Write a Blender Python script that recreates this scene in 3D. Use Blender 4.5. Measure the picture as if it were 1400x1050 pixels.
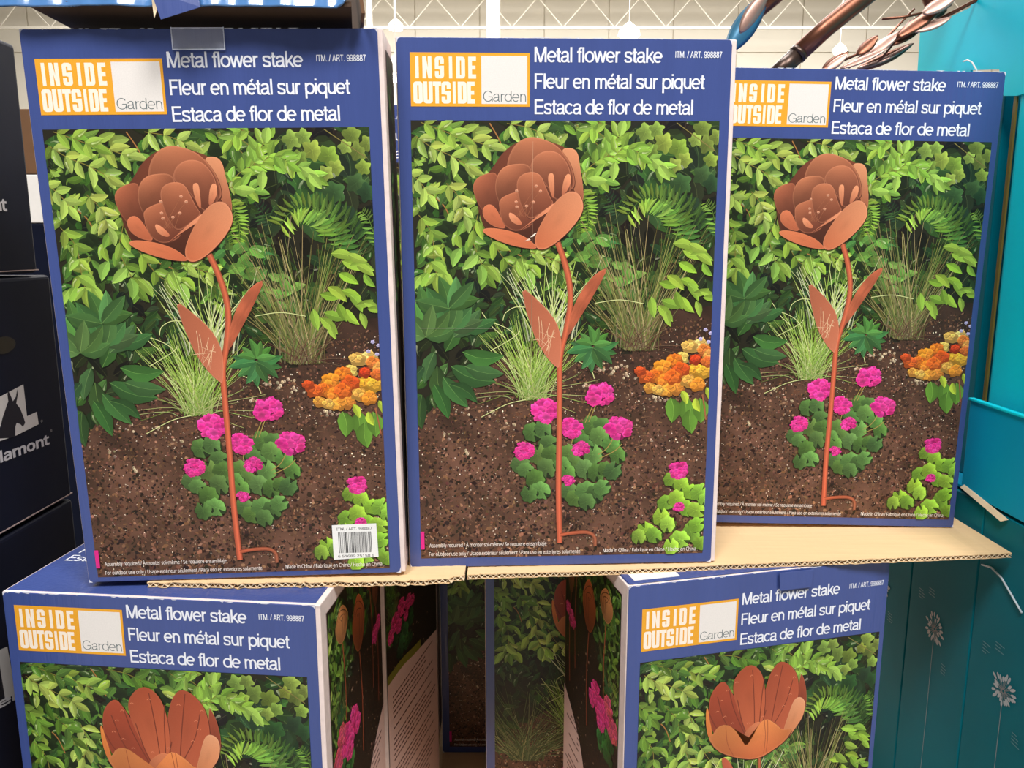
import bpy, math, random, os
from mathutils import Vector, Matrix, noise
R = random.Random(7)
S = bpy.context.scene
COL = S.collection
for o in list(bpy.data.objects): bpy.data.objects.remove(o)

# ------------------------------------------------------------------ camera, light, exposure
TH = 0.17359
cam = bpy.data.cameras.new('camera'); cam.sensor_width = 36.0; cam.lens = 36.0 * 1076.65 / 1400
cam.clip_start = 0.02; cam.clip_end = 200
co = bpy.data.objects.new('camera', cam); COL.objects.link(co)
co.location = (0, 0, 0); co.rotation_euler = (math.pi / 2 - TH, 0, 0); S.camera = co
S.view_settings.view_transform = 'Standard'; S.view_settings.look = 'None'
S.view_settings.exposure = -0.12; S.view_settings.gamma = 1; S.view_settings.use_curve_mapping = False
w = bpy.data.worlds.new('world'); S.world = w; w.use_nodes = True
bg = w.node_tree.nodes['Background']; bg.inputs[0].default_value = (1.0, 0.97, 0.94, 1); bg.inputs[1].default_value = 0.20

def area(name, loc, rot, size, power, col=(1, 0.975, 0.955)):
    l = bpy.data.lights.new(name, 'AREA'); l.shape = 'RECTANGLE'; l.size, l.size_y = size
    l.energy = power; l.color = col
    o = bpy.data.objects.new(name, l); COL.objects.link(o); o.location = loc; o.rotation_euler = rot
    return o
area('aisle_lamp', (-1.2, -2.6, 5.0), (math.radians(33), 0, math.radians(-12)), (1.6, 1.6), 400)
area('aisle_lamp', (2.2, -2.0, 5.0), (math.radians(33), 0, math.radians(30)), (1.6, 1.6), 420)
area('aisle_lamp', (0.3, 3.6, 5.5), (math.radians(-20), 0, 0), (2.0, 2.0), 260)
area('hall_lamp_row', (0, 17, 7.6), (0, 0, 0), (26, 12), 6500)

# ------------------------------------------------------------------ materials
def lin(c):
    r = []
    for v in c[:3]:
        v = v / 255.0
        r.append(v / 12.92 if v <= 0.04045 else ((v + 0.055) / 1.055) ** 2.4)
    return (r[0], r[1], r[2], 1)
def mat(name, col, rough=0.5, metal=0.0, spec=0.5, nscale=40, namp=0.08, bump=0.0, bscale=200, coat=0.0, stretch=(1, 1, 1)):
    m = bpy.data.materials.new(name); m.use_nodes = True; nt = m.node_tree; b = nt.nodes['Principled BSDF']
    tc = nt.nodes.new('ShaderNodeTexCoord'); mp = nt.nodes.new('ShaderNodeMapping'); mp.inputs['Scale'].default_value = stretch
    nt.links.new(tc.outputs['Object'], mp.inputs[0])
    n = nt.nodes.new('ShaderNodeTexNoise'); n.inputs['Scale'].default_value = nscale; n.inputs['Detail'].default_value = 5
    nt.links.new(mp.outputs[0], n.inputs['Vector'])
    r = nt.nodes.new('ShaderNodeMapRange'); r.inputs['To Min'].default_value = 1 - namp * 2; r.inputs['To Max'].default_value = 1 + namp * 2
    nt.links.new(n.outputs['Fac'], r.inputs['Value'])
    mx = nt.nodes.new('ShaderNodeMix'); mx.data_type = 'RGBA'; mx.blend_type = 'MULTIPLY'; mx.inputs[0].default_value = 1
    if col is None:
        a = nt.nodes.new('ShaderNodeAttribute'); a.attribute_name = 'ink'; nt.links.new(a.outputs['Color'], mx.inputs[6])
    else:
        mx.inputs[6].default_value = lin(col)
    nt.links.new(r.outputs['Result'], mx.inputs[7]); nt.links.new(mx.outputs[2], b.inputs['Base Color'])
    b.inputs['Roughness'].default_value = rough; b.inputs['Metallic'].default_value = metal
    b.inputs['Specular IOR Level'].default_value = spec; b.inputs['Coat Weight'].default_value = coat; b.inputs['Coat Roughness'].default_value = 0.12
    if bump:
        n2 = nt.nodes.new('ShaderNodeTexNoise'); n2.inputs['Scale'].default_value = bscale; n2.inputs['Detail'].default_value = 2
        nt.links.new(mp.outputs[0], n2.inputs['Vector'])
        bp = nt.nodes.new('ShaderNodeBump'); bp.inputs['Strength'].default_value = bump; bp.inputs['Distance'].default_value = 0.001
        nt.links.new(n2.outputs['Fac'], bp.inputs['Height']); nt.links.new(bp.outputs[0], b.inputs['Normal'])
    return m
def emis(name, col, s):
    m = bpy.data.materials.new(name); m.use_nodes = True; b = m.node_tree.nodes['Principled BSDF']
    b.inputs['Base Color'].default_value = lin(col); b.inputs['Emission Color'].default_value = lin(col); b.inputs['Emission Strength'].default_value = s
    return m
M = {}
M['ink'] = mat('printed_ink', None, 0.42, spec=0.35, nscale=700, namp=0.05, bump=0.10, bscale=60)
M['blue'] = mat('blue_print', (60, 77, 136), 0.30, spec=0.5, coat=0.25, nscale=6, namp=0.06, bump=0.6, bscale=25, stretch=(7, 7, 0.5))
M['blueside'] = mat('pale_side_print', (160, 140, 136), 0.5, nscale=30, namp=0.05)
M['board'] = mat('raw_board_edge', (226, 208, 202), 0.7, nscale=80, namp=0.08)
M['kraft'] = mat('kraft_board', (222, 188, 142), 0.75, nscale=12, namp=0.05, bump=0.3, bscale=30, stretch=(1, 12, 1))
M['kraftshade'] = mat('kraft_shaded', (70, 48, 30), 0.8, nscale=20, namp=0.1)  # kraft darkened, shade under the tray put into its colour
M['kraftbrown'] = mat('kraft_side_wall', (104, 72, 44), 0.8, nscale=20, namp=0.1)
M['flute'] = mat('kraft_flute', (228, 206, 172), 0.8, nscale=50, namp=0.1)
M['core_shade'] = mat('kraft_core_shadow', (60, 44, 30), 0.9)
M['bluegloss'] = mat('glossy_blue_tray', (74, 122, 178), 0.14, spec=0.9, nscale=8, namp=0.1, bump=1.0, bscale=9, coat=0.6, stretch=(6, 1, 1))
M['dark'] = mat('dark_navy_carton', (12, 17, 34), 0.55, spec=.12, nscale=14, namp=0.12, bump=0.2, bscale=30)
M['white'] = mat('white_print', (226, 222, 216), 0.5, nscale=60, namp=0.03)
M['orange'] = mat('orange_print', (238, 172, 44), 0.45, nscale=60, namp=0.03)
M['cream'] = mat('cream_panel', (238, 233, 226), 0.45, nscale=60, namp=0.02)
M['black'] = mat('black_print', (30, 30, 32), 0.5)
M['teal'] = mat('bright_teal_carton', (0, 216, 236), 0.45, spec=.15, nscale=5, namp=0.06, bump=0.15, bscale=20)
M['tealtray'] = mat('teal_tray', (0, 158, 200), 0.5, spec=.15, nscale=5, namp=0.06, bump=0.15, bscale=20)
M['tealdark'] = mat('deep_teal_carton', (0, 108, 124), 0.5, spec=.08, nscale=5, namp=0.10, bump=0.15, bscale=20)
M['olive'] = mat('olive_edge', (112, 92, 30), 0.6)
M['silver'] = mat('silver_print', (190, 205, 212), 0.4, nscale=200, namp=0.1)
M['copper'] = mat('bronzed_metal', (116, 74, 56), 0.36, metal=0.8, nscale=9, namp=0.3, bump=0.2, bscale=20)
M['copperpale'] = mat('polished_copper_leaf', (176, 142, 128), 0.38, metal=0.6, nscale=14, namp=0.15)
M['steel'] = mat('dark_tube_end', (74, 58, 50), 0.35, metal=0.7)
M['bluemetal'] = mat('blue_painted_leaf', (54, 110, 140), 0.35, metal=0.3, nscale=12, namp=0.15)
M['film'] = None
M['wall'] = mat('hall_wall_panel', (226, 219, 203), 0.8, nscale=0.3, namp=0.03)
M['wall2'] = mat('hall_ceiling_deck', (214, 208, 196), 0.8, nscale=0.3, namp=0.04)
M['truss'] = mat('white_steel', (232, 226, 212), 0.6)
M['truss2'] = mat('grey_white_steel', (216, 209, 193), 0.7)
M['floor'] = mat('concrete_floor', (150, 146, 140), 0.5, nscale=3, namp=0.08)
M['lamp'] = emis('lamp_glow', (255, 250, 235), 14)
M['wood'] = mat('pallet_wood', (168, 130, 90), 0.8, nscale=20, namp=0.1)
def film():
    m = bpy.data.materials.new('clear_film'); m.use_nodes = True; nt = m.node_tree
    b = nt.nodes['Principled BSDF']; b.inputs['Base Color'].default_value = (0.85, 0.88, 0.95, 1); b.inputs['Roughness'].default_value = 0.12
    b.inputs['Alpha'].default_value = 0.16; b.inputs['Specular IOR Level'].default_value = 0.9
    return m
M['film'] = film()

# ------------------------------------------------------------------ helpers
def link(name, me, m, parent=None):
    o = bpy.data.objects.new(name, me); COL.objects.link(o)
    if m is not None and not me.materials: me.materials.append(m)
    if parent is not None: o.parent = parent
    return o
def thing(name, label, cat, loc=(0, 0, 0), rotz=0.0, group=None):
    o = bpy.data.objects.new(name, None); COL.objects.link(o); o.location = loc; o.rotation_euler = (0, 0, rotz)
    o.empty_display_size = 0.05; o['label'] = label; o['category'] = cat
    if group: o['group'] = group
    return o
def tag(o, label, cat, group=None):
    o['label'] = label; o['category'] = cat
    if group: o['group'] = group
    return o
def mesh(name, V, F, smooth=False):
    me = bpy.data.meshes.new(name); me.from_pydata(V, [], F); me.update()
    if smooth: me.polygons.foreach_set('use_smooth', [True] * len(me.polygons))
    return me
def boxm(x0, x1, y0, y1, z0, z1, bev=0.0, name='box'):
    V = [(x0, y0, z0), (x1, y0, z0), (x1, y1, z0), (x0, y1, z0), (x0, y0, z1), (x1, y0, z1), (x1, y1, z1), (x0, y1, z1)]
    F = [(0, 3, 2, 1), (4, 5, 6, 7), (0, 1, 5, 4), (1, 2, 6, 5), (2, 3, 7, 6), (3, 0, 4, 7)]
    me = mesh(name, V, F)
    if bev:
        import bmesh
        bm = bmesh.new(); bm.from_mesh(me); bmesh.ops.bevel(bm, geom=bm.edges[:], offset=bev, segments=3, affect='EDGES', profile=0.5)
        bm.to_mesh(me); bm.free()
    return me
def merge(parts, name='mesh'):
    V = []; F = []
    for v, f in parts:
        n = len(V); V += v; F += [tuple(i + n for i in q) for q in f]
    return mesh(name, V, F)
def bx(x0, x1, y0, y1, z0, z1):
    return ([(x0, y0, z0), (x1, y0, z0), (x1, y1, z0), (x0, y1, z0), (x0, y0, z1), (x1, y0, z1), (x1, y1, z1), (x0, y1, z1)],
            [(0, 3, 2, 1), (4, 5, 6, 7), (0, 1, 5, 4), (1, 2, 6, 5), (2, 3, 7, 6), (3, 0, 4, 7)])
def tube(path, rad, seg=12, cap=True):
    P = [Vector(p) for p in path]; V = []; F = []
    rr = rad if isinstance(rad, (list, tuple)) else [rad] * len(P)
    up = Vector((0.13, 0.2, 0.97))
    for i, p in enumerate(P):
        d = (P[min(i + 1, len(P) - 1)] - P[max(i - 1, 0)]).normalized()
        a = d.cross(up).normalized(); b = d.cross(a).normalized()
        for k in range(seg):
            t = 2 * math.pi * k / seg; V.append(tuple(p + rr[i] * (math.cos(t) * a + math.sin(t) * b)))
    for i in range(len(P) - 1):
        for k in range(seg):
            F.append((i * seg + k, i * seg + (k + 1) % seg, (i + 1) * seg + (k + 1) % seg, (i + 1) * seg + k))
    if cap: F.append(tuple(range(seg))[::-1]); F.append(tuple((len(P) - 1) * seg + k for k in range(seg)))
    return V, F

# ------------------------------------------------------------------ printed artwork: coloured shapes in mm on a face (x right, y down)
class Art:
    def __init__(s, z0=0.0): s.V = []; s.F = []; s.C = []; s.z = z0; s.n = 0; s.wrap = 0; s.clip = None
    def lift(s):
        if s.wrap: s.n += 1; return s.z + (s.n % s.wrap) * 3e-7
        s.z += 3e-7; return s.z
    def begin(s, n): s.wrap = n
    def end(s): s.z += s.wrap * 3e-7 + 1e-6; s.wrap = 0
    def shape(s, pts, cols, faces):
        if s.clip:
            x0, x1, y0, y1 = s.clip
            if all(p[0] < x0 for p in pts) or all(p[0] > x1 for p in pts) or all(p[1] < y0 for p in pts) or all(p[1] > y1 for p in pts): return
            pts = [(min(max(x, x0), x1), min(max(y, y0), y1)) for x, y in pts]
        z = -s.lift(); n = len(s.V)
        s.V += [(x / 1000.0, z, -y / 1000.0) for x, y in pts]; s.C += cols
        s.F += [tuple(i + n for i in f) for f in faces]
    def poly(s, pts, c): s.shape(pts, [c] * len(pts), [tuple(range(len(pts)))])
    def rect(s, x0, y0, x1, y1, c): s.poly([(x0, y0), (x1, y0), (x1, y1), (x0, y1)], c)
    def layer(s, k=1): s.z += 2e-6 * k
    def mesh(s, name):
        me = mesh(name, s.V, s.F); a = me.color_attributes.new('ink', 'FLOAT_COLOR', 'POINT')
        flat = []
        for c in s.C: flat += lin(c)
        a.data.foreach_set('color', flat); me.materials.append(M['ink']); return me
def mul(c, k): return tuple(max(0, min(255, v * k)) for v in c)
def mixc(a, b, t): return tuple(a[i] + (b[i] - a[i]) * t for i in range(3))
def jit(c, a=0.12):
    k = 1 + R.uniform(-a, a); return tuple(max(0, min(255, v * k + R.uniform(-6, 6))) for v in c)
def smooth(pts, it=2):
    for _ in range(it):
        q = []
        for i in range(len(pts)):
            a = pts[i]; b = pts[(i + 1) % len(pts)]
            q += [(a[0] * .75 + b[0] * .25, a[1] * .75 + b[1] * .25), (a[0] * .25 + b[0] * .75, a[1] * .25 + b[1] * .75)]
        pts = q
    return pts
def inside(x, y, P):
    r = False
    for i in range(len(P)):
        a = P[i]; b = P[i - 1]
        if (a[1] > y) != (b[1] > y) and x < (b[0] - a[0]) * (y - a[1]) / (b[1] - a[1]) + a[0]: r = not r
    return r
def leaf(A, x, y, L, W, ang, c, shine=0.0):
    ca, sa = math.cos(ang), math.sin(ang); bend = R.uniform(-.12, .12) * L
    def T(u, v): v = v + bend * math.sin(u / L * math.pi); return (x + u * ca - v * sa, y + u * sa + v * ca)
    us = [0.10, 0.33, 0.62, 0.86]; ws = [0.50, 1.0, 0.90, 0.42]
    mid = [T(0, 0)] + [T(u * L, 0) for u in us] + [T(L, 0)]
    lf = [T(u * L, -w * W / 2) for u, w in zip(us, ws)]; rt = [T(u * L, w * W / 2) for u, w in zip(us, ws)]
    hi = mul(c, 1.07 + shine * .5); lo = mul(c, 0.84); rib = mixc(mul(c, 1.2), (200, 215, 120), .2)
    if R.random() < .5: hi, lo = lo, hi
    pts = [mid[0]] + lf + [mid[5]] + mid[1:5][::-1]; n = len(pts)
    A.shape(pts, [mul(hi, .8)] + [mul(hi, .9), hi, hi, mul(hi, 1.1)] + [mul(hi, 1.05)] + [mixc(hi, lo, .35)] * 4, [(0, 1, 9), (1, 2, 8, 9), (2, 3, 7, 8), (3, 4, 6, 7), (4, 5, 6)])
    pts = [mid[0]] + rt + [mid[5]] + mid[1:5][::-1]
    A.shape(pts, [mul(lo, .8)] + [mul(lo, .95), lo, lo, mul(lo, 1.1)] + [mul(lo, 1.05)] + [mixc(hi, lo, .7)] * 4, [(0, 1, 9), (1, 2, 8, 9), (2, 3, 7, 8), (3, 4, 6, 7), (4, 5, 6)])
    if L > 12: blade(A, [mid[0], mid[2], mid[3], mid[5]], max(.3, W * .04), rib)
    if shine > .2: blade(A, [T(L * .3, W * .2), T(L * .55, W * .26), T(L * .8, W * .12)], W * .22, mixc(c, (226, 232, 190), .55), mixc(c, (226, 232, 190), .3))
def blade(A, path, w, c, c2=None):
    n = len(path); pts = []; cols = []
    for i, (x, y) in enumerate(path):
        a = path[max(i - 1, 0)]; b = path[min(i + 1, n - 1)]; dx, dy = b[0] - a[0], b[1] - a[1]; d = math.hypot(dx, dy) or 1
        k = w * (1 - 0.75 * i / (n - 1)) / 2; pts += [(x - dy / d * k, y + dx / d * k), (x + dy / d * k, y - dx / d * k)]
        cc = mixc(c, c2 or c, i / (n - 1)); cols += [mul(cc, 1.1), mul(cc, .85)]
    A.shape(pts, cols, [(2 * i, 2 * i + 1, 2 * i + 3, 2 * i + 2) for i in range(n - 1)])
def arc(x0, y0, x1, y1, k, n=7):
    dx, dy = x1 - x0, y1 - y0
    return [(x0 + dx * t - dy * k * math.sin(t * math.pi * .5) * t, y0 + dy * t + dx * k * math.sin(t * math.pi * .5) * t) for t in [i / (n - 1) for i in range(n)]]
def curve(pts, n=8):
    out = []
    for i in range(len(pts) - 1):
        p0 = pts[max(i - 1, 0)]; p1 = pts[i]; p2 = pts[i + 1]; p3 = pts[min(i + 2, len(pts) - 1)]
        for k in range(n):
            t = k / n
            out.append(tuple(0.5 * (2 * p1[j] + (p2[j] - p0[j]) * t + (2 * p0[j] - 5 * p1[j] + 4 * p2[j] - p3[j]) * t * t + (3 * p1[j] - p0[j] - 3 * p2[j] + p3[j]) * t ** 3) for j in (0, 1)))
    return out + [pts[-1]]
def line(A, path, w, c, c2=None):
    n = len(path); pts = []; cols = []
    for i, (x, y) in enumerate(path):
        a = path[max(i - 1, 0)]; b = path[min(i + 1, n - 1)]; dx, dy = b[0] - a[0], b[1] - a[1]; d = math.hypot(dx, dy) or 1
        cx = mixc(c, c2 or c, i / (n - 1))
        for f, kk in ((-.5, .72), (-.1, 1.18), (.5, .8)): pts.append((x - dy / d * w * f, y + dx / d * w * f)); cols.append(mul(cx, kk))
    A.shape(pts, cols, [(3 * i + j, 3 * i + j + 1, 3 * i + j + 4, 3 * i + j + 3) for i in range(n - 1) for j in (0, 1)])
def lobed(A, x, y, r, n, depth, ang, c, squash=1.0):
    if n == 7 and r > 7 and c[1] > c[0]: lobed2(A, x + .6, y + 1.2, r * 1.02, mul(c, .42))
    K = n * 6; pts = [(x, y)]; cols = [mul(c, .72)]
    for i in range(K):
        t = 2 * math.pi * i / K; rr = r * (1 - (depth * .62 if n == 7 else depth * .62) * abs(math.sin(n * t / 2 + .3)) ** 2 + R.uniform(-.05, .05))
        if n == 7 and abs(t - math.pi) < .2: rr *= .4
        px, py = rr * math.cos(t), rr * math.sin(t) * squash
        pts.append((x + px * math.cos(ang) - py * math.sin(ang), y + px * math.sin(ang) + py * math.cos(ang)))
        cols.append(mul(c, 0.9 + .3 * math.sin(t + ang + 2.2) * .8 + R.uniform(0, .12)))
    A.shape(pts, cols, [(0, i + 1, (i + 1) % K + 1) for i in range(K)])
    for k in range(n if r > 6 else 0):
        t = 2 * math.pi * k / n; A_ = ang + t
        blade(A, [(x, y), (x + r * .6 * math.cos(A_), y + r * .6 * squash * math.sin(A_))], r * .035, mul(c, .98), c)
def palmate(A, x, y, L, n, a0, a1, c, W=.34):
    ks = [i / (n - 1) for i in range(n)]; R.shuffle(ks)
    for k in ks: leaf(A, x, y, L * R.uniform(.85, 1.08), L * W, a0 + (a1 - a0) * k, jit(c, .15), .1)
def blossom(A, x, y, r, c=(216, 46, 132), n=None):
    n = n or int(26 + r * 2.2)
    lobed(A, x, y, r * .86, 9, .12, 0, mul(c, .62))
    for i in range(n):
        a = R.uniform(0, 6.28); d = r * math.sqrt(R.random()) * .86
        lobed2(A, x + d * math.cos(a), y + d * .9 * math.sin(a), r * R.uniform(.2, .32), jit(mixc(c, (248, 90, 180), R.random() * .5), .16))
def lobed2(A, x, y, r, c):
    K = 15; a0 = R.random() * 6; pts = [(x, y)]; cols = [mul(c, .78)]
    for i in range(K):
        t = 2 * math.pi * i / K; rr = r * (.72 + .3 * abs(math.cos(2.5 * t + a0)))
        pts.append((x + rr * math.cos(t), y + rr * math.sin(t) * .85)); cols.append(mul(c, 1.12 if math.sin(t) < 0 else .92))
    A.shape(pts, cols, [(0, i + 1, (i + 1) % K + 1) for i in range(K)])
def petal(A, pts, c0, c1, ang, rim=None, dark=None, it=3):
    P = smooth(pts, it); n = len(P); cx = sum(p[0] for p in P) / n; cy = sum(p[1] for p in P) / n
    dx, dy = math.cos(ang), math.sin(ang); pr = [(p[0] - cx) * dx + (p[1] - cy) * dy for p in P]; lo, hi = min(pr), max(pr)
    def cc(x, y): return mixc(c0, c1, max(0, min(1, (((x - cx) * dx + (y - cy) * dy) - lo) / (hi - lo))) ** (.7 if dark and it == 3 and dark[0] > 75 else 1.3))
    if dark: A.shape([(cx + (x - cx) * 1.012 + .5, cy + (y - cy) * 1.012 + .7) for x, y in P], [dark] * n, [tuple(range(n))])
    V = []; C = []; F = []; rings = (1.0, .93, .7, .38)
    for k, s in enumerate(rings):
        for x, y in P:
            q = (cx + (x - cx) * s, cy + (y - cy) * s); V.append(q); c = cc(*q)
            if k == 0: c = mixc(c, rim or mul(c, 1.15), .5)
            c = mul(c, 1 + .10 * math.sin(3.0 * ((q[0] - cx) * dy - (q[1] - cy) * dx) / max(8.0, hi - lo) + .6))
            C.append(c)
    for k in range(3):
        for i in range(n): j = (i + 1) % n; F.append((k * n + i, k * n + j, (k + 1) * n + j, (k + 1) * n + i))
    V.append((cx, cy)); C.append(cc(cx, cy)); m = len(V) - 1
    for i in range(n): F.append((3 * n + i, 3 * n + (i + 1) % n, m))
    A.shape(V, C, F)
def fern(A, pts, L0, L1, c, tip=None, both=True, step=3):
    P = curve(pts, 14); n = len(P)
    for i in range(0, n, step):
        t = i / (n - 1); x, y = P[i]; a = P[max(i - 1, 0)]; b = P[min(i + 1, n - 1)]; an = math.atan2(b[1] - a[1], b[0] - a[0])
        L = (L0 + (L1 - L0) * t) * (1 if t > .1 else .6)
        cc = jit(mixc(c, tip or c, t), .12)
        leaf(A, x, y, L, L * .21, an - 1.25, cc, .1)
        if both: leaf(A, x, y, L * .85, L * .19, an + 1.25, mul(cc, .7))
    line(A, P, .7, mul(c, .8))
def tuft(A, x, y, n, a0, a1, L0, L1, w, cols, spread=10, droop=.25):
    for i in range(n):
        a = R.uniform(a0, a1); L = R.uniform(L0, L1); bx_ = x + R.gauss(0, spread); 
        ex = bx_ + L * math.cos(a); ey = y - L * math.sin(a); k = R.uniform(-droop, droop) + (droop * .8 if math.cos(a) < 0 else -droop * .8) * -1
        c = jit(R.choice(cols), .15); blade(A, arc(bx_, y + R.uniform(-3, 4), ex, ey, k), w * R.uniform(.6, 1.3), mul(c, .75), c)
def nz(x, y, s): return noise.noise(Vector((x / s, y / s, 3.1))) 
def scatter_leaves(A, P, n, L, W, cols, dirs=(math.pi * .5, 1.2), ns=28, bias=0.0, gap=0):
    xs = [p[0] for p in P]; ys = [p[1] for p in P]; out = []
    while len(out) < n:
        x = R.uniform(min(xs), max(xs)); y = R.uniform(min(ys), max(ys))
        if inside(x, y, P): out.append((x, y))
    out.sort(key=lambda q: q[1]); A.begin(150)
    for x, y in out:
        if gap and nz(x + 300, y, 30) + R.uniform(-.1, .1) < gap - 1: continue
        t = .5 + .9 * nz(x, y, ns) + R.uniform(-.22, .22) + bias; t = max(0, min(.999, t)); c = cols[int(t * len(cols))]
        if c[1] > 105: q = R.uniform(1, 3); lobed2(A, x + q + L * .2, y + q + L * .3, L * .42, (30, 44, 20))
        leaf(A, x, y, L * R.uniform(.7, 1.2), W * R.uniform(.8, 1.2), R.gauss(dirs[0], dirs[1]), jit(c, .14), R.choice((0, 0, .1, .25)))
    A.end()
def spray(A, pts, c, L, W, stem=(120, 110, 50), step=5):
    P = curve(pts, 8); line(A, P, 1.1, stem)
    for i in range(2, len(P), step):
        a = P[max(i - 1, 0)]; b = P[min(i + 1, len(P) - 1)]; an = math.atan2(b[1] - a[1], b[0] - a[0])
        for s in (-1, 1): leaf(A, P[i][0], P[i][1], L * R.uniform(.8, 1.15), W, an + s * R.uniform(.5, 1.0), jit(c, .14), R.choice((0, .1, .25)))
    leaf(A, P[-1][0], P[-1][1], L, W, an, jit(c), .15)

PX0, PX1, PY0, PY1 = 15.3, 398.4, 99.8, 666.3
DK = [(22, 22, 14), (34, 44, 22), (44, 66, 30), (56, 88, 36)]
MD = [(34, 54, 24), (50, 80, 32), (70, 106, 40), (92, 128, 48)]
BR_ = [(58, 88, 34), (80, 112, 42), (102, 134, 50), (126, 154, 60), (152, 174, 80)]

def garden(A, design):
    # ground of the picture
    A.clip = (PX0, PX1, PY0, PY1)
    A.rect(PX0, PY0, PX1, PY1, (36, 34, 22)); A.layer()
    soil = [(1.8,479.8),(32,451.6),(119.2,391.9),(225.3,361.3),(287,386),(317.7,327.9),(409.6,295.5),(422.5,694.5),(-16.2,679.8)]
    n = 26
    for i in range(n):                                        # patchy earth, darker at the back
        for j in range(22):
            x0 = PX0 + (PX1 - PX0) * i / n; x1 = PX0 + (PX1 - PX0) * (i + 1) / n; y0 = 330 + (PY1 - 330) * j / 22; y1 = 330 + (PY1 - 330) * (j + 1) / 22
            def ec(x, y): return mul(mixc((62, 43, 32), (98, 68, 54), .5 + nz(x, y, 40)), .72 + .42 * min(1, max(0, (y - 330) / 200)) + .25 * nz(x, y, 13))
            if inside((x0 + x1) / 2, (y0 + y1) / 2, soil):
                A.shape([(x0, y0), (x1, y0), (x1, y1), (x0, y1)], [ec(x0, y0), ec(x1, y0), ec(x1, y1), ec(x0, y1)], [(0, 1, 2, 3)])
    A.layer()
    A.begin(150)
    for i in range(11000):                                     # crumbs of earth, bark and perlite
        x = R.uniform(PX0, PX1); y = R.uniform(345, PY1)
        if not inside(x, y, soil): continue
        k = .6 + .5 * (y - 345) / 320
        q = R.random(); r = R.uniform(.6, 2.9) * k * (1.5 if R.random() < .08 else 1)
        c = (44, 30, 22) if q < .34 else (112, 78, 58) if q < .62 else (82, 54, 40) if q < .84 else (146, 106, 82) if q < .94 else (224, 206, 182)
        if q >= .94: r = R.uniform(.5, 1.3)
        a = R.uniform(0, 3.1); e = R.uniform(.35, .9); P = [(x + r * math.cos(t) * math.cos(a) - r * e * math.sin(t) * math.sin(a), y + r * math.cos(t) * math.sin(a) + r * e * math.sin(t) * math.cos(a)) for t in (0, 1.1, 2.3, 3.3, 4.4, 5.3)]
        A.poly(P, jit(c, .2))
    A.end()
    for (x, y) in [(76,464.2),(116.7,468.1),(51.7,497.5),(256.4,409),(263.3,401.6),(271.6,414.1),(249.4,405.1),(281.1,407.7),(286.9,417.3),(238.3,432.5),(303.3,419.6),(333.6,454),(324.6,448.9),(133.6,483.1),(75,520.7)]:
        for q in range(5): lobed(A, x + R.gauss(0, 4), y + R.gauss(0, 2.5), R.uniform(1, 2.3), 3, .2, R.random() * 6, jit((196, 172, 140), .2))
    for i in range(70):                                       # fine pale twigs
        x = R.uniform(PX0, PX1); y = R.uniform(400, 640)
        if inside(x, y, soil): a = R.uniform(-.6, .6); blade(A, arc(x, y, x + 14 * math.cos(a), y + 14 * math.sin(a), .2), .5, (150, 112, 84))
    A.layer()
    # deep foliage
    back = [(PX0, PY0), (PX1, PY0)] + [(400.4,299.9),(354.4,317.5),(306.6,363),(224.6,370.7),(119.7,387.2),(37.6,442.2),(18.5,451.3)]
    scatter_leaves(A, back, 620, 26, 12, DK, (1.2, 1.6), 40, -.1); A.layer()
    scatter_leaves(A, [(270.2,104.6),(404.3,104.1),(403,236.6),(359.9,209.3),(280.6,208.2),(257.4,164.3)], 90, 30, 20, [(26, 34, 20), (36, 54, 28), (50, 80, 40)], (1.4, .8), 30); A.layer()
    scatter_leaves(A, [(19.5,284.4),(230.8,287.9),(223.3,389.4),(135.7,359.6),(31,339.1)], 90, 20, 8, [(24, 34, 18), (36, 56, 30), (44, 72, 36)], (1.9, .6), 30); A.layer()
    fern(A, [(273.3,212.5),(262.2,194.8),(251.9,179.8)], 17, 8, (48, 84, 46)); A.layer()
    # lobed leaves top right
    for (x, y), r in zip([(305.8,113.4),(319.9,110.1),(329.3,126.4),(348.1,132.5),(356.1,146.4),(343.5,153.2),(377.1,108.9),(383.2,127.8),(389.3,146.7),(368.6,122.5),(395.8,118.5),(328.8,165.1),(352.8,175.8),(379.6,165.7),(313.2,134.8),(392.4,176.3)], (11, 9, 12, 12, 9, 9, 11, 11, 9, 8, 9, 12, 13, 12, 9, 11)):
        dkr = y > 165; lobed(A, x, y, r * 1.15, 5, .5, R.uniform(-1, 3), jit((52, 84, 42) if dkr else (126, 150, 62), .15))
    line(A, [(344.6,101.8),(364.6,115.6),(381.5,126.9),(394.2,135.6)], 1.2, (120, 110, 60)); A.layer()
    # main bush, three depths
    bush = [(PX0, PY0)] + [(257.6,101.1),(259.7,155.7),(239.8,225.3),(246.1,261.1),(270.2,297.7),(229.8,301.5),(202.6,307.4),(169.6,297.8),(150.6,292),(128.9,288),(107.5,281.3),(83.5,258.6),(63.2,285.1),(32.1,289.1),(21.3,231)]
    scatter_leaves(A, bush, 560, 23, 10, MD, (1.4, .9), 24, -.1, .8); A.layer()
    for pts in ([(26.8,183.2),(43,192),(56.2,205.2),(65,227.3)], [(112.2,103.1),(124.6,124.4),(129.8,141.4)], [(230.5,292.4),(196.1,278.3),(161.5,268.7),(119.3,250.2)]): line(A, curve(pts), 1.6, (150, 104, 56))
    A.layer()
    scatter_leaves(A, bush, 440, 24, 9.5, BR_, (1.3, .9), 20, -.08, .93); A.layer()
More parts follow.
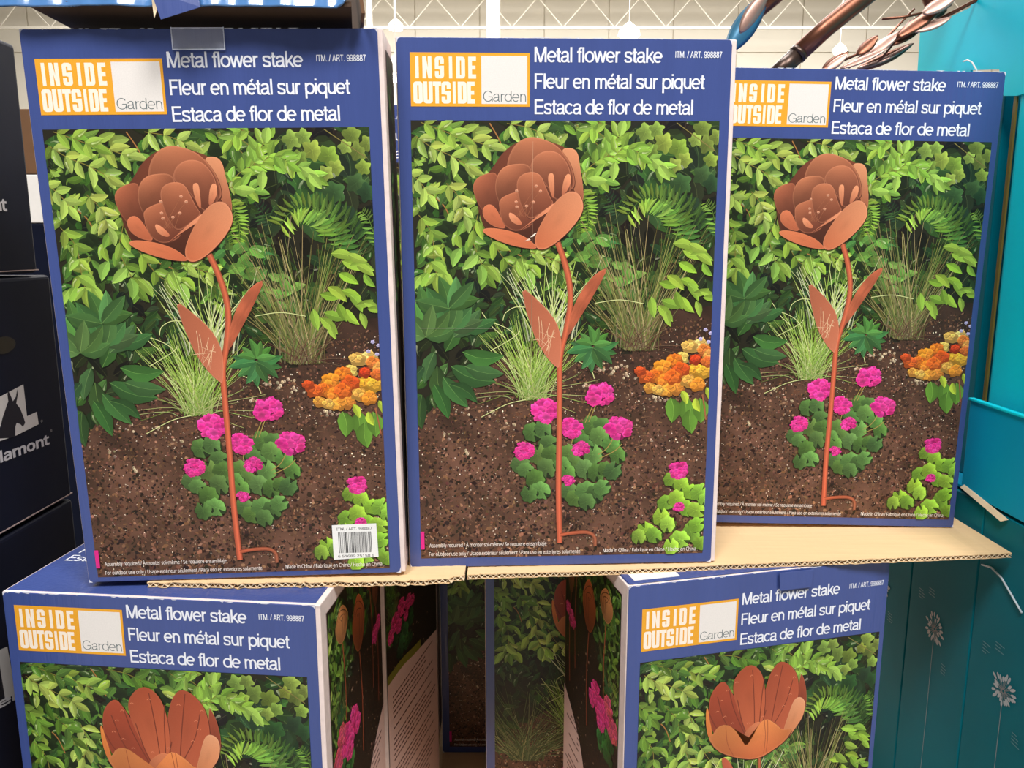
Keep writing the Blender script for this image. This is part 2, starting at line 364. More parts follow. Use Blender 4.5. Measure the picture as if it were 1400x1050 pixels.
    for pts in ([(21.5,119.1),(41.2,132),(61.5,140.7),(85.7,153.8)], [(8,161.4),(23.8,171.9),(34.9,187.6)], [(73.2,111.2),(93.1,124),(112.1,130.2)], [(133.4,103.3),(158.6,107.8),(179.2,116.4)],
                [(218.7,104.1),(238.9,121.2),(250.9,134.1)], [(22.5,213.5),(38.1,235.7),(40.7,266.8),(43.5,289.3)], [(79.4,214.3),(89.2,245.3),(99.7,272.2),(107.1,285.8)], [(111.5,241.2),(130.6,270),(147.1,282)],
                [(162.3,259.8),(196.6,271.1),(213.4,283.1)], [(233.8,247.5),(250,268.3),(262.2,283.9)], [(91.2,184),(97.6,205.8),(90.6,232)], [(57.8,174.9),(73.1,192.4),(79.4,214.3)], [(27.7,102.4),(52,111),(72.3,119.6)]):
        spray(A, pts, R.choice(BR_[1:5]), 23, 10)
    for (x, y), an in zip([(32.6,284.6),(52.9,283.1),(99.4,274.9),(108,276.9),(96.2,263.2),(75.3,254),(145.5,270.3),(160.4,282.2),(36.8,271.2),(23.4,288.9)], (2.1, 1.1, 1.6, .95, 2.4, 2.0, 1.2, 1.4, .7, 2.3)):
        leaf(A, x, y, 27, 13, an, jit((138, 172, 72), .1), .15)
    A.layer()
    # sprays reaching right over the dark gap
    for pts in ([(235.7,105.9),(256.1,121.4),(261.2,134.2)], [(227,163.9),(245.5,148.6),(263.2,142.8),(289.4,140.5),(310.8,145.9),(329.3,156.5)], [(258.9,142.8),(267,125.8),(274.8,113.1)], [(257.3,104.4),(244.6,102.6),(235.2,112.7)],
                [(269.5,140.3),(278.7,131.8),(289.8,133.7),(298.2,138.9)], [(229.3,168.3),(244,168.5),(255.1,171.2)]):
        spray(A, pts, (126, 162, 62), 21, 9)
    for (x, y), an in zip([(274.4,118.2),(268.9,148.9),(235.3,169.2),(315.1,146),(323.4,152.9)], (-1.4, 1.7, .1, .5, .9)): leaf(A, x, y, 24, 12, an, (144, 178, 78), .2)
    A.layer()
    for pts, L in (([(226.2,185.6),(233,198.8),(236.1,216.4),(233,234.1)], 18), ([(217.5,207.4),(225.1,223.4),(227.6,235.8)], 13)): fern(A, pts, L, L * .5, (130, 170, 60), None, True, 3)
    scatter_leaves(A, [(208.1,238.2),(248,234.3),(267.3,248),(288.9,284.3),(291.9,309),(266.6,311.3),(239,297.1),(203.8,292)], 42, 26, 12, [(62, 110, 50), (88, 136, 58), (122, 160, 72)], (.8, 1.0), 20); A.layer()
    # big fern
    fern(A, [(384.6,249.7),(372.5,222.8),(351.5,200.4),(330,191.3)], 32, 20, (66, 104, 48), (96, 140, 54)); A.layer()
    fern(A, [(358.5,235.9),(346.6,209.1),(325.4,194.7),(303.4,194.5),(284.5,215.3)], 26, 20, (96, 140, 54), (160, 196, 74), True); A.layer()
    fern(A, [(401.2,236.5),(393.5,209.7),(385.1,199)], 15, 8, (110, 150, 60)); A.layer()
    # brown-green reeds
    x, y = [(300.9,383.5)][0]
    tuft(A, x, y, 120, 1.05, 2.25, 60, 175, 1.3, [(122, 116, 62), (96, 100, 50), (150, 142, 90), (84, 104, 48)], 11, .12)
    tuft(A, x, y, 50, 1.2, 2.0, 90, 190, 1.6, [(150, 150, 84), (116, 132, 62), (176, 162, 110)], 10, .08)
    tuft(A, x, y, 36, .2, 2.9, 30, 62, 1.0, [(120, 84, 60), (136, 112, 84), (92, 58, 44)], 12, .3); A.layer()
    # yellow-green leaves right of the reeds
    for (x, y), L, an in zip([(328.4,298.7),(337.8,289.7),(355.5,294.6),(364.3,299.3),(331.6,321.7),(326.7,328),(337.2,335.6),(372.7,313.2),(381.8,310.6),(376.7,322.5),(386,318),(344.5,249.1),(357.4,258.3),(366,264.8),(375,263.1),(383.5,274.1),(318.4,316.8),(350.3,310),(358.9,317.5),(365,249.4),(352.1,273.6)],
                         (26, 30, 26, 28, 30, 30, 22, 22, 22, 22, 20, 30, 30, 32, 26, 22, 28, 26, 26, 26, 28), (.2, .7, .4, 1.0, .3, .8, 1.2, -.3, .5, 1.3, .2, .25, .4, .2, .6, .9, 1.4, 1.2, .9, .4, .5)):
        leaf(A, x, y, L, L * .42, an, jit((132, 166, 58), .12), .1)
    A.layer()
    # light grass tuft in the middle
    x, y = [(165.9,447.1)][0]
    tuft(A, x, y, 170, 1.05, 2.0, 50, 118, 1.3, [(150, 186, 72), (180, 208, 104), (122, 158, 58), (214, 228, 150)], 9, .2)
    tuft(A, x, y, 34, .4, 2.7, 36, 70, 1.1, [(196, 204, 130), (160, 190, 90)], 9, .5)
    x, y = [(190.4,370)][0]
    tuft(A, x, y, 70, 1.2, 2.0, 40, 112, 2.0, [(214, 226, 150), (232, 238, 186), (170, 200, 96)], 12, .25)
    for pts in ([(99.4,346.8),(123,351.9),(143.9,367.2),(160.3,407)], [(110.9,385.2),(139.3,369),(149.1,359.8)], [(127,346.4),(130.6,336.4),(142.9,329.2),(158,329.5)], [(100.5,335.8),(113.8,354.5),(130.3,368.8)], [(98,472.5),(131.4,455.9),(156.6,449.8)], [(222.6,398.8),(240,408.7),(246.3,423.1)], [(246,324.7),(277.7,320.7),(308.8,325.8)]):
        line(A, curve(pts), 1.0, (200, 206, 140))
    A.layer()
    # dark leafy plant beside the stake
    for (x, y) in [(243.7,382.3)]: palmate(A, x, y, 34, 9, -.2, 3.4, (58, 108, 56), .36); palmate(A, x, y - 4, 26, 6, 3.3, 6.2, (74, 124, 56), .36)
    A.layer()
    if design != 'tulip':
        for (x, y), L, an in zip([(52.6,385.8),(63.4,367.4),(51.1,357.9),(73.3,358.3),(39.2,385.6),(41.6,404.4),(59.5,404.8),(36,357.6),(25.6,404),(21.4,441.8),(77.5,405.2),(66.3,339.8),(39.8,339.2),(74.9,386.3),(17.2,422.7),(37.3,427.9),(49.1,418.7),(57.1,428.4)],
                             (50, 50, 46, 48, 44, 60, 62, 44, 50, 46, 52, 44, 44, 54, 44, 50, 52, 44), (-1.2, -.8, -1.7, -.3, 1.9, 1.3, .35, -2.3, 2.2, 1.6, .2, -1.2, -2.0, .1, 2.0, 1.2, .9, .6)):
            leaf(A, x, y, L, L * .4, an, jit((56, 92, 46), .18), .05)
        for (x, y) in [(60,358.1),(58.4,330.4),(27.9,366.7)]: palmate(A, x, y, 44, 6, -2.9, -.3, (72, 108, 56), .42)
    else:
        tuft(A, 72, 500, 150, .5, 2.6, 60, 170, 1.7, [(122, 128, 78), (96, 112, 66), (160, 158, 104), (84, 96, 58)], 14, .25)
    A.layer()
    # orange begonias
    for (x, y) in [(368,449.9),(374.8,464.6),(347.7,449.4),(386.6,450.4)]: leaf(A, x, y, 34, 22, 1.5, (92, 134, 48), .1)
    for (x, y), r, c in zip([(383.3,378.6),(369.5,380.2),(389.4,385.3),(396.4,393),(359.6,395.1),(377.2,411.7),(390.9,413.9),(350.3,398.7),(333.3,406.9),(358.8,411.3),(326.3,418.2),(312.4,419.8),(305.6,412),(337.9,425.2),(353,435.1),(340.9,437.7),(319,434.3),(369.2,425.9),(380.9,430.9),(349.2,420.6),(329.8,437.5),(377.9,397.4),(394.3,400.6)],
                            (12, 11, 10, 10, 10, 13, 11, 12, 12, 13, 11, 11, 8, 13, 12, 11, 9, 11, 11, 12, 8, 9, 9),
                            [(246, 206, 120), (242, 190, 96), (236, 130, 60), (240, 170, 80), (250, 214, 110), (246, 176, 52), (248, 186, 60), (240, 130, 40), (244, 148, 44), (236, 96, 34), (240, 120, 36), (232, 104, 40), (226, 90, 40), (246, 140, 44), (240, 150, 60), (242, 160, 60), (250, 170, 70), (246, 180, 80), (240, 150, 50), (238, 110, 36), (250, 190, 90), (216, 70, 30), (238, 120, 50)]):
        lobed2(A, x + 1, y + 2, r * 1.05, mul(c, .72)); x += R.uniform(-2, 2); r *= R.uniform(.9, 1.3)
        for q in range(8):
            a = q * 2.4 + R.random() * 2; d = r * .45 * math.sqrt(q / 4 + .1); X_, Y_ = x + d * math.cos(a) * .8, y + d * math.sin(a) * .6; rr = r * (.52 - q * .02)
            lobed2(A, X_ + .6, Y_ + .9, rr, mul(c, .74)); lobed2(A, X_, Y_, rr * .93, jit(c, .1))
    for (x, y) in [(380.1,450.2),(394.6,436),(362,440.1)]: leaf(A, x, y, 20, 10, 1.2, (170, 190, 60), .2)
    for (x, y) in [(397.6,364.8),(390.5,359.9),(384.5,372),(395.3,376)]: lobed2(A, x, y, 3, (190, 180, 220))
    line(A, [(389.6,445.6),(393.4,465.1),(395.5,479.8)], 2, (150, 90, 60)); A.layer()
    # geraniums under the stake
    for (x, y), r in zip([(164.8,493.6),(179,489.1),(186.6,508.9),(171.6,523.3),(190.1,523.8),(149.1,537.5),(155.9,544.7),(183.9,543.4),(168.7,558),(176.8,573.3),(160.6,577.8),(213.2,524.4),(228.9,500.1),(243.8,485.8),(257.6,486.2),(234.7,510.1),(253.9,500.8),(269.9,511),(278.3,526.1),(245.7,525.2),(221.4,539.5),(235,544.8),(250.5,550.3),(263,545.6),(272.2,547.9),(214.2,574.3),(222.8,584.7),(237.6,575),(248.5,580.4),(238.4,590.2),(204.7,539),(211.4,549.2),(258.6,570.6)],
                         (14, 13, 14, 15, 14, 14, 12, 15, 15, 14, 13, 15, 14, 15, 13, 15, 15, 14, 13, 15, 15, 15, 14, 12, 14, 14, 14, 16, 14, 13, 13, 13, 13)):
        lobed(A, x, y, r, 7, .2, R.uniform(1, 5), jit((92, 130, 62), .16), .88)
    for pts in ([(239.5,480.8),(247.3,461.6),(253.8,447.3)], [(234.8,481.7),(243.6,461.5),(252,447.2)], [(252.2,525.4),(265,515.8),(278.6,491.6)], [(254.7,530.4),(273.9,521),(283.9,511.4)], [(217.1,509.7),(219,496.9),(217.1,485.2)]): line(A, curve(pts), 1.3, (150, 130, 70))
    A.layer()
    for (x, y), r in zip([(181.9,464.9),(254,444.4),(215.8,489),(279.6,489.7),(154.4,518.9),(229.6,516.9),(213.4,560.2)], (19, 19, 16, 19, 14, 12, 9)): blossom(A, x, y, r * .98)
    A.layer()
    for (x, y), r in zip([(351.5,560.1),(365.3,568.6),(379.1,579.1),(390.4,579.4),(345.1,593.4),(359.6,588.7),(373.3,601.3),(387.5,604.8),(339.4,613.6),(348.4,624.2),(319.2,633.6),(309.3,640.6),(330.4,639.1),(381.4,635.6),(366.5,645.5),(388.5,625.4),(395.1,651.6),(354.5,655.5),(397.6,589.8)],
                         (12, 13, 13, 14, 13, 14, 13, 14, 14, 13, 15, 12, 13, 15, 15, 13, 12, 13, 10)): lobed(A, x, y, r, 7, .22, R.uniform(1, 5), jit((138, 180, 60), .2), .85)
    A.layer()
    for (x, y), r in zip([(361.5,548.3),(362.9,600)], (14, 8)): blossom(A, x, y, r)
    x, y = [(20.8,650)][0]; A.rect(PX0, y - 22, PX0 + 5, y + 3, (214, 40, 130))
    A.layer()

def stake(A):
    A.clip = (PX0, PX1, PY0, PY1)
    st = (186, 96, 62)
    line(A, curve([(196.8,247.8),(205.5,271.2),(212.2,298.5),(213.6,326),(208.2,361),(201.2,393.7),(200.6,436.4),(200.7,494.5),(200.2,573.9),(202.2,647.5)]), 7.6, (176, 90, 60), (190, 92, 64))
    line(A, curve([(203,636.2),(219.3,633.6),(239.3,633.2),(249.3,639.7),(250.3,653.2)]), 5, (172, 84, 56), (140, 84, 60)); A.layer()
    petal(A, [(150.6,302.9),(170.5,318.7),(191,340.3),(200.3,359),(203.2,379.6),(200.2,406.9),(197.3,408.7),(184.7,396.1),(170.3,373.3),(161.7,349),(156.1,330.4)], (156, 88, 62), (184, 108, 80), 1.2, (206, 130, 100), None, 1)
    petal(A, [(261.6,279.4),(249.2,304.6),(233.9,330.9),(216.5,359.3),(209.5,368.5),(212,347.1),(221.3,319.7),(234.4,298.9),(248.8,284.6)], (178, 94, 64), (160, 82, 56), .5, (208, 120, 90), None, 1); A.layer()
    for i in range(14):
        x, y = [(184.1,369.9)][0]; blade(A, arc(x + R.gauss(0, 8), y + R.gauss(0, 16), x + R.gauss(0, 9), y + 5 + R.gauss(0, 16), .1), .7, (226, 190, 150))
    A.layer()

def rose(A):
    dk = (88, 46, 32)
    petal(A, [(92.3,172.7),(110.4,164.3),(130.6,132.9),(161.8,118.8),(216.4,132.9),(228.9,172.6),(229.2,203.2),(208.1,238.2),(180.2,256.5),(141.2,250.5),(107.5,237.6),(97.2,210.2)], (110, 58, 40), (62, 32, 22), 1.4, (100, 56, 40)); A.layer()
    petal(A, [(200.1,132.8),(214.8,132.1),(222,139),(224.2,155.3),(227.9,174.3),(229.6,198.8),(222.1,193.4),(213.2,174.2),(204.4,153.4)], (200, 134, 96), (140, 80, 56), 1.3, (220, 150, 110)); A.layer()
    petal(A, [(132.2,161.1),(134.8,142.3),(144.9,126.2),(160.1,118.8),(174.5,120.6),(191.1,126.7),(202.4,136.2),(214.7,155.2),(219.6,181.2),(203.6,185.3),(161.2,173.6)], (190, 118, 82), (92, 48, 34), 1.25, (206, 134, 98), dk); A.layer()
    petal(A, [(89.9,179.6),(94.4,169.3),(106.2,163.4),(121,161),(121.8,180),(127,206.2),(119.1,216.6),(104,211.1),(95,197)], (168, 96, 66), (84, 44, 32), .7, (186, 112, 78), dk); A.layer()
    petal(A, [(123.3,200),(117.9,184.3),(119.3,169.6),(125.6,157.6),(137.4,151.8),(163.2,151.2),(164.7,173.6),(146.4,193.3),(129.6,206.2)], (182, 112, 78), (90, 48, 34), 1.0, (206, 136, 100), dk); A.layer()
    petal(A, [(160.7,159.7),(165.6,144.4),(178.3,135.9),(194.7,136.1),(207.5,148.2),(213.9,165.5),(211.6,194.2),(193.8,198.3),(180.4,172)], (186, 114, 80), (84, 44, 32), 1.3, (206, 134, 100), dk); A.layer()
    petal(A, [(101.6,209.3),(104.9,202.4),(112,199.9),(118.5,204.3),(125.2,216.7),(133.4,230.9),(117.9,228.9),(104.9,219.9)], (196, 112, 76), (160, 86, 58), .9, (210, 130, 94), dk); A.layer()
    petal(A, [(123.6,206.1),(122.7,197.4),(127.6,191.4),(144.7,184.6),(152.9,189.1),(163.5,206.7),(167,226.1),(145.3,234.6),(131.8,229.1),(125.1,217.6)], (174, 104, 72), (96, 50, 36), .9, (204, 130, 96), dk); A.layer()
    petal(A, [(144.9,182),(146,169.9),(153.5,163.1),(165.8,160.7),(175.8,165.1),(181.5,179),(187.3,193),(192.8,200),(177,211.2),(161.4,220.7),(151.3,206.5)], (184, 112, 78), (102, 54, 38), 1.35, (206, 134, 100), dk); A.layer()
    petal(A, [(184.4,165.2),(187.3,162.6),(191.5,163.5),(192.4,173.9),(192.3,195.7),(187.7,187.8),(184.6,173.8)], (206, 136, 98), (170, 98, 68), 1.2); petal(A, [(205,168),(208.9,162.9),(213,165.5),(213.2,174.2),(207.9,185.4),(201.3,191.4),(202.3,179.2)], (206, 136, 98), (180, 104, 74), 1.2)
    petal(A, [(146.2,234.6),(160.2,224.2),(175.3,211.2),(195.7,196.6),(189.6,207),(173,217.3),(156.4,227.7)], (204, 132, 96), (176, 100, 70), 2.0, None, (70, 34, 24), 1); petal(A, [(134.5,209.8),(142.1,212.5),(153.2,224.1),(147.8,226.7),(136.9,221.2)], (208, 136, 100), (180, 104, 72), .6); A.layer()
    c0 = [(151.5,221.9)][0]
    for i, (x, y) in enumerate([(169.5,178.4),(175,184.6),(145.1,184.2),(144.5,197.7),(145.5,203.8),(157.5,202.7),(166.2,198)]):
        line(A, [(x, y), (c0[0] + (i - 3) * 2.2, c0[1] - 6)], .5, (150, 92, 64)); lobed2(A, x, y, 2.2, (214, 150, 118))
    petal(A, [(147.8,167.3),(167.3,166.5),(170.7,176.3),(166.2,178.4),(163.7,169.7)], (120, 84, 50), (110, 70, 46), 1) if 0 else None
    petal(A, [(99.3,232.2),(110.9,228.8),(135.8,232.7),(155.3,240.1),(166,248.2),(173.2,256.4),(143.6,253.2),(113.1,242.1)], (196, 112, 74), (178, 94, 62), .4, (220, 140, 100), (70, 34, 22)); A.layer()
    petal(A, [(167.1,245.6),(171.8,231.4),(183.1,211.3),(195.8,194.8),(209.7,184.6),(221.8,185.6),(228.8,197),(228.7,210.2),(217.8,226.8),(200.6,244.3),(182,256.5),(170.5,256.3)], (194, 126, 90), (180, 98, 64), 2.2, (214, 142, 106), (74, 34, 22)); A.layer()

def tulip(A):
    A.clip = (PX0, PX1, PY0, PY1)
    dk = (84, 32, 20)
    line(A, [(208.2,274.3),(213.9,369.4)], 5.5, (160, 84, 54)); A.layer()
    petal(A, [(145.4,266.6),(152,265),(165,280.7),(171.8,306.4),(155.4,303.5)], (170, 84, 60), (180, 90, 64), 1.2); A.layer()
    petal(A, [(117.7,185.3),(121.4,180.6),(133.7,245.9),(128.1,239.7),(119.7,217.1)], (206, 124, 60), (180, 96, 50), 1.4); A.layer()
    petal(A, [(267.6,151.2),(270.3,149.4),(278,168.7),(281.5,193.4),(279.1,214.7),(265.4,218),(265.5,180.3)], (140, 66, 44), (120, 54, 36), 1.3, (190, 130, 100)); A.layer()
    petal(A, [(122.2,170.3),(129.2,153.1),(143.1,142),(153,155.1),(167.7,182.1),(189.1,227.9),(196.5,261.5),(157.9,249.8),(133,229.8),(122.4,196.5)], (150, 66, 42), (128, 56, 38), 1.0, (160, 80, 56), dk); A.layer()
    petal(A, [(208.1,182.7),(216.5,144.3),(226.4,128.5),(237,124.7),(254.2,136.2),(265.2,156.2),(267.7,191.4),(257.7,227.7),(235,262.3),(207.2,257.8)], (146, 66, 42), (170, 86, 58), 1.6, (160, 82, 56), dk); A.layer()
    petal(A, [(158,149.3),(167.6,132.4),(183,122.8),(196.8,129.8),(207.1,145.6),(213.5,183.5),(208.9,241.8),(196.5,261.5),(177.6,215.4),(162,176)], (150, 68, 42), (176, 92, 60), 1.6, (166, 86, 60), dk); A.layer()
    for p in ([(167.4,176.8),(177.6,215.4),(196.1,256)], [(188.9,132.7),(194.9,188.8),(198.9,256.4)], [(204.9,219.6),(206.4,177.2),(208.7,148.5)], [(237.4,131.3),(229.7,180.5),(224.2,222.6)], [(255.6,157.6),(246.9,191),(229.7,223.4)], [(135.1,166.9),(150.6,211.3),(179.1,242.5)], [(153.2,159.1),(162.9,192),(184.2,237.9)], [(214.6,199.7),(208.3,230.9),(212.7,258.7)], [(123.2,191.3),(134.8,214.2),(151.7,232.8)]):
        line(A, curve(p), 1.3, (112, 50, 34))
    for (x, y) in [(188.1,141.7),(164.6,148.9),(150.6,160),(142.1,174.5),(136.3,190.7),(148.7,200.4),(161.3,212.9),(227.6,147.1),(258.1,153.9),(249.5,168.7),(253,179.9),(243.2,197.2),(209.7,209.6),(187.1,216.9)]:
        line(A, curve([(x - 2.4, y + .8), (x, y - 1.1), (x + 2.4, y + .6)], 4), .8, (206, 124, 90))
    A.layer()
    petal(A, [(178.8,237),(186.2,224.8),(201.9,215.1),(210.4,220.5),(206.2,241.4),(196.1,256),(183.8,254)], (186, 110, 74), (164, 88, 60), 1.5); A.layer()
    petal(A, [(245,236.6),(251.3,215.9),(258.1,192.7),(265.9,185.2),(276.2,189.9),(279.8,201.2),(276.7,219.7),(266.5,234.5),(253.8,251.6),(246.9,253.3)], (206, 146, 108), (190, 116, 76), 1.6, (216, 160, 124), dk); A.layer()
    petal(A, [(122.3,228.1),(130.2,226.7),(137.5,214.6),(150.7,212.6),(164.5,221.4),(176.2,239.3),(185.2,254.2),(195.2,239.6),(204.9,219.6),(215.4,213.2),(229.7,222.1),(244.4,236.5),(261.1,236.4),(251.1,253.9),(229.8,266.9),(208.3,276.5),(186.3,274.7),(158.7,264.7),(136.7,251.7)], (206, 126, 70), (178, 92, 54), 1.5, (214, 140, 90), dk, 1); A.layer()
    for p in ([(150.8,215.3),(155,244),(167,267.5)], [(212.8,215.5),(216.1,242.9),(214.8,269.9)], [(218.3,216.3),(220,243.6),(218.8,267.8)]): line(A, curve(p), .9, (150, 76, 46))
    A.layer()

def side_garden(A, mirror, variant):
    W, H = 270.0, 678.0
    A.clip = (20, W, 20, H)
    A.rect(20, 20, W, H, (38, 30, 20)); A.layer()
    for i in range(900):
        x = R.uniform(20, W); y = R.uniform(150, 400); q = R.random(); c = (96, 64, 44) if q < .5 else (58, 36, 24) if q < .93 else (170, 140, 110)
        lobed(A, x, y, R.uniform(1, 2.4), 3, .2, 0, jit(c)) if q > .8 else A.poly([(x, y), (x + 2.6, y + .8), (x + 1.8, y + 2)], jit(c))
    A.layer()
    top = [(20, 20), (W, 20), (W, 60), (200, 120), (130, 110), (80, 190), (50, 240), (20, 260)]
    if variant == 1: top = [(20, 20), (W, 20), (W, 100), (20, 100)]
    scatter_leaves(A, top, 260, 22, 10, DK + MD[1:], (1.5, .9), 22, 0); A.layer()
    scatter_leaves(A, [(20, 20), (90, 20), (80, 120), (45, 200), (20, 230)], 120, 20, 9, BR_, (1.5, .9), 20, -.15 if variant == 0 else -.6); A.layer()
    tuft(A, 60, 200, 40, 1, 2.2, 30, 90, 1, [(140, 140, 80), (90, 110, 60)], 8, .2)
    if variant == 0:
        for (x, y, w_, h_, c) in ((76, 62, 30, 28, (206, 138, 84)), (150, 96, 34, 46, (178, 92, 50)), (212, 45, 26, 32, (160, 88, 50)), (240, 84, 18, 32, (140, 80, 50))):
            line(A, curve([(x, y + h_), (x + 6, y + h_ + 70), (x + 2, y + h_ + 160)]), 3.2, (150, 74, 46)); A.layer()
            petal(A, [(x - w_ * .6, y - h_ * .6), (x, y - h_), (x + w_ * .6, y - h_ * .6), (x + w_, y), (x + w_ * .5, y + h_ * .8), (x, y + h_), (x - w_ * .5, y + h_ * .8), (x - w_, y)], c, mul(c, .62), 1.3, mul(c, 1.2)); A.layer()
            for k in range(3): q = 1 - .28 * (k + 1); line(A, curve([(x - w_ * q, y - h_ * .3), (x - w_ * q * .2, y - h_ * q), (x + w_ * q, y - h_ * .2), (x + w_ * q * .4, y + h_ * .6)], 5), 1.4, mul(c, .5))
            A.layer()
        for k in range(16): lobed(A, 60 + R.uniform(-18, 40), 258 + R.uniform(-10, 40), 13, 7, .2, R.uniform(0, 6), jit((54, 110, 48), .2), .9)
        for k in range(8): leaf(A, 60, 190, 22, 9, R.uniform(0, 6.2), jit((50, 92, 50), .2))
        A.layer()
        for x, y, r in ((42, 240, 22), (76, 232, 24), (112, 224, 22), (58, 214, 18), (92, 254, 20), (128, 240, 16), (232, 158, 18), (252, 148, 14)): blossom(A, x, y, r, (214, 50, 110) if x > 60 else (206, 84, 84))
        A.layer()
        P = curve([(110, 520), (140, 440), (175, 365), (220, 325), (W, 296)]); edge = P + [(W, H), (20, H), (20, 600)]
    else:
        for k in range(22): lobed(A, 90 + R.uniform(-35, 45), 232 + R.uniform(-20, 30), 14, 7, .2, R.uniform(0, 6), jit((44, 84, 42), .2), .9)
        A.layer()
        for x, y, r in ((60, 195, 19), (90, 180, 18), (122, 186, 16), (40, 212, 15), (74, 210, 15), (140, 190, 12), (110, 205, 12)): blossom(A, x, y, r, (196, 44, 92))
        A.layer()
        P = curve([(20, 292), (90, 292), (150, 300), (W, 312)])
        edge = P + [(W, H), (20, H)]
        A.shape([(x, y - 16) for x, y in P] + [(x, y + 1) for x, y in P], [(122, 120, 40)] * (2 * len(P)), [(i, i + 1, len(P) + i + 1, len(P) + i) for i in range(int(len(P) * .72))]); A.layer()
    A.poly(edge, (212, 180, 170)); A.layer()
    y = 322
    while y < H - 12:                                          # illegibly small lines of text
        x = 40 if variant == 1 else max(40, 128 - (y - 322) * .1); 
        if variant == 0 and y < 400: x = 190
        end = R.uniform(190, 250)
        while x < end:
            q = R.uniform(5, 16); A.rect(x, y, min(x + q, end + 8), y + 3.4, (96, 66, 60)); x += q + 2.2
        y += R.choice((10, 10, 10, 20))
    A.clip = None
    if mirror: A.V = [(W / 1000 - x, yy, z) for x, yy, z in A.V]

# ------------------------------------------------------------------ lettering
FONT = None
try:
    fp = os.path.join(bpy.utils.resource_path('LOCAL'), 'datafiles', 'fonts', 'NotoSansHebrew-Regular.woff2')
    if os.path.exists(fp): FONT = bpy.data.fonts.load(fp)
except Exception: FONT = None
CH_ = 0.573 if FONT else 0.682
def text(s, x0, x1, base, cap, off=0.0, italic=0.0):
    """vertices (mm) and faces of a line of lettering fitted between x0 and x1, capital height cap"""
    cu = bpy.data.curves.new('txt', 'FONT'); cu.body = s; cu.size = 1; cu.offset = off; cu.resolution_u = 3
    cu.space_character = 0.96
    if FONT: cu.font = FONT
    o = bpy.data.objects.new('txt', cu); COL.objects.link(o)
    dg = bpy.context.evaluated_depsgraph_get(); me = bpy.data.meshes.new_from_object(o.evaluated_get(dg))
    V = [tuple(v.co) for v in me.vertices]; F = [tuple(p.vertices) for p in me.polygons]
    bpy.data.objects.remove(o); bpy.data.curves.remove(cu); bpy.data.meshes.remove(me)
    xs = [v[0] for v in V]; a, b = min(xs), max(xs); ch = CH_
    return [(x0 + (v[0] - a) / (b - a) * (x1 - x0) + italic * v[1], base - v[1] / ch * cap) for v in V], F
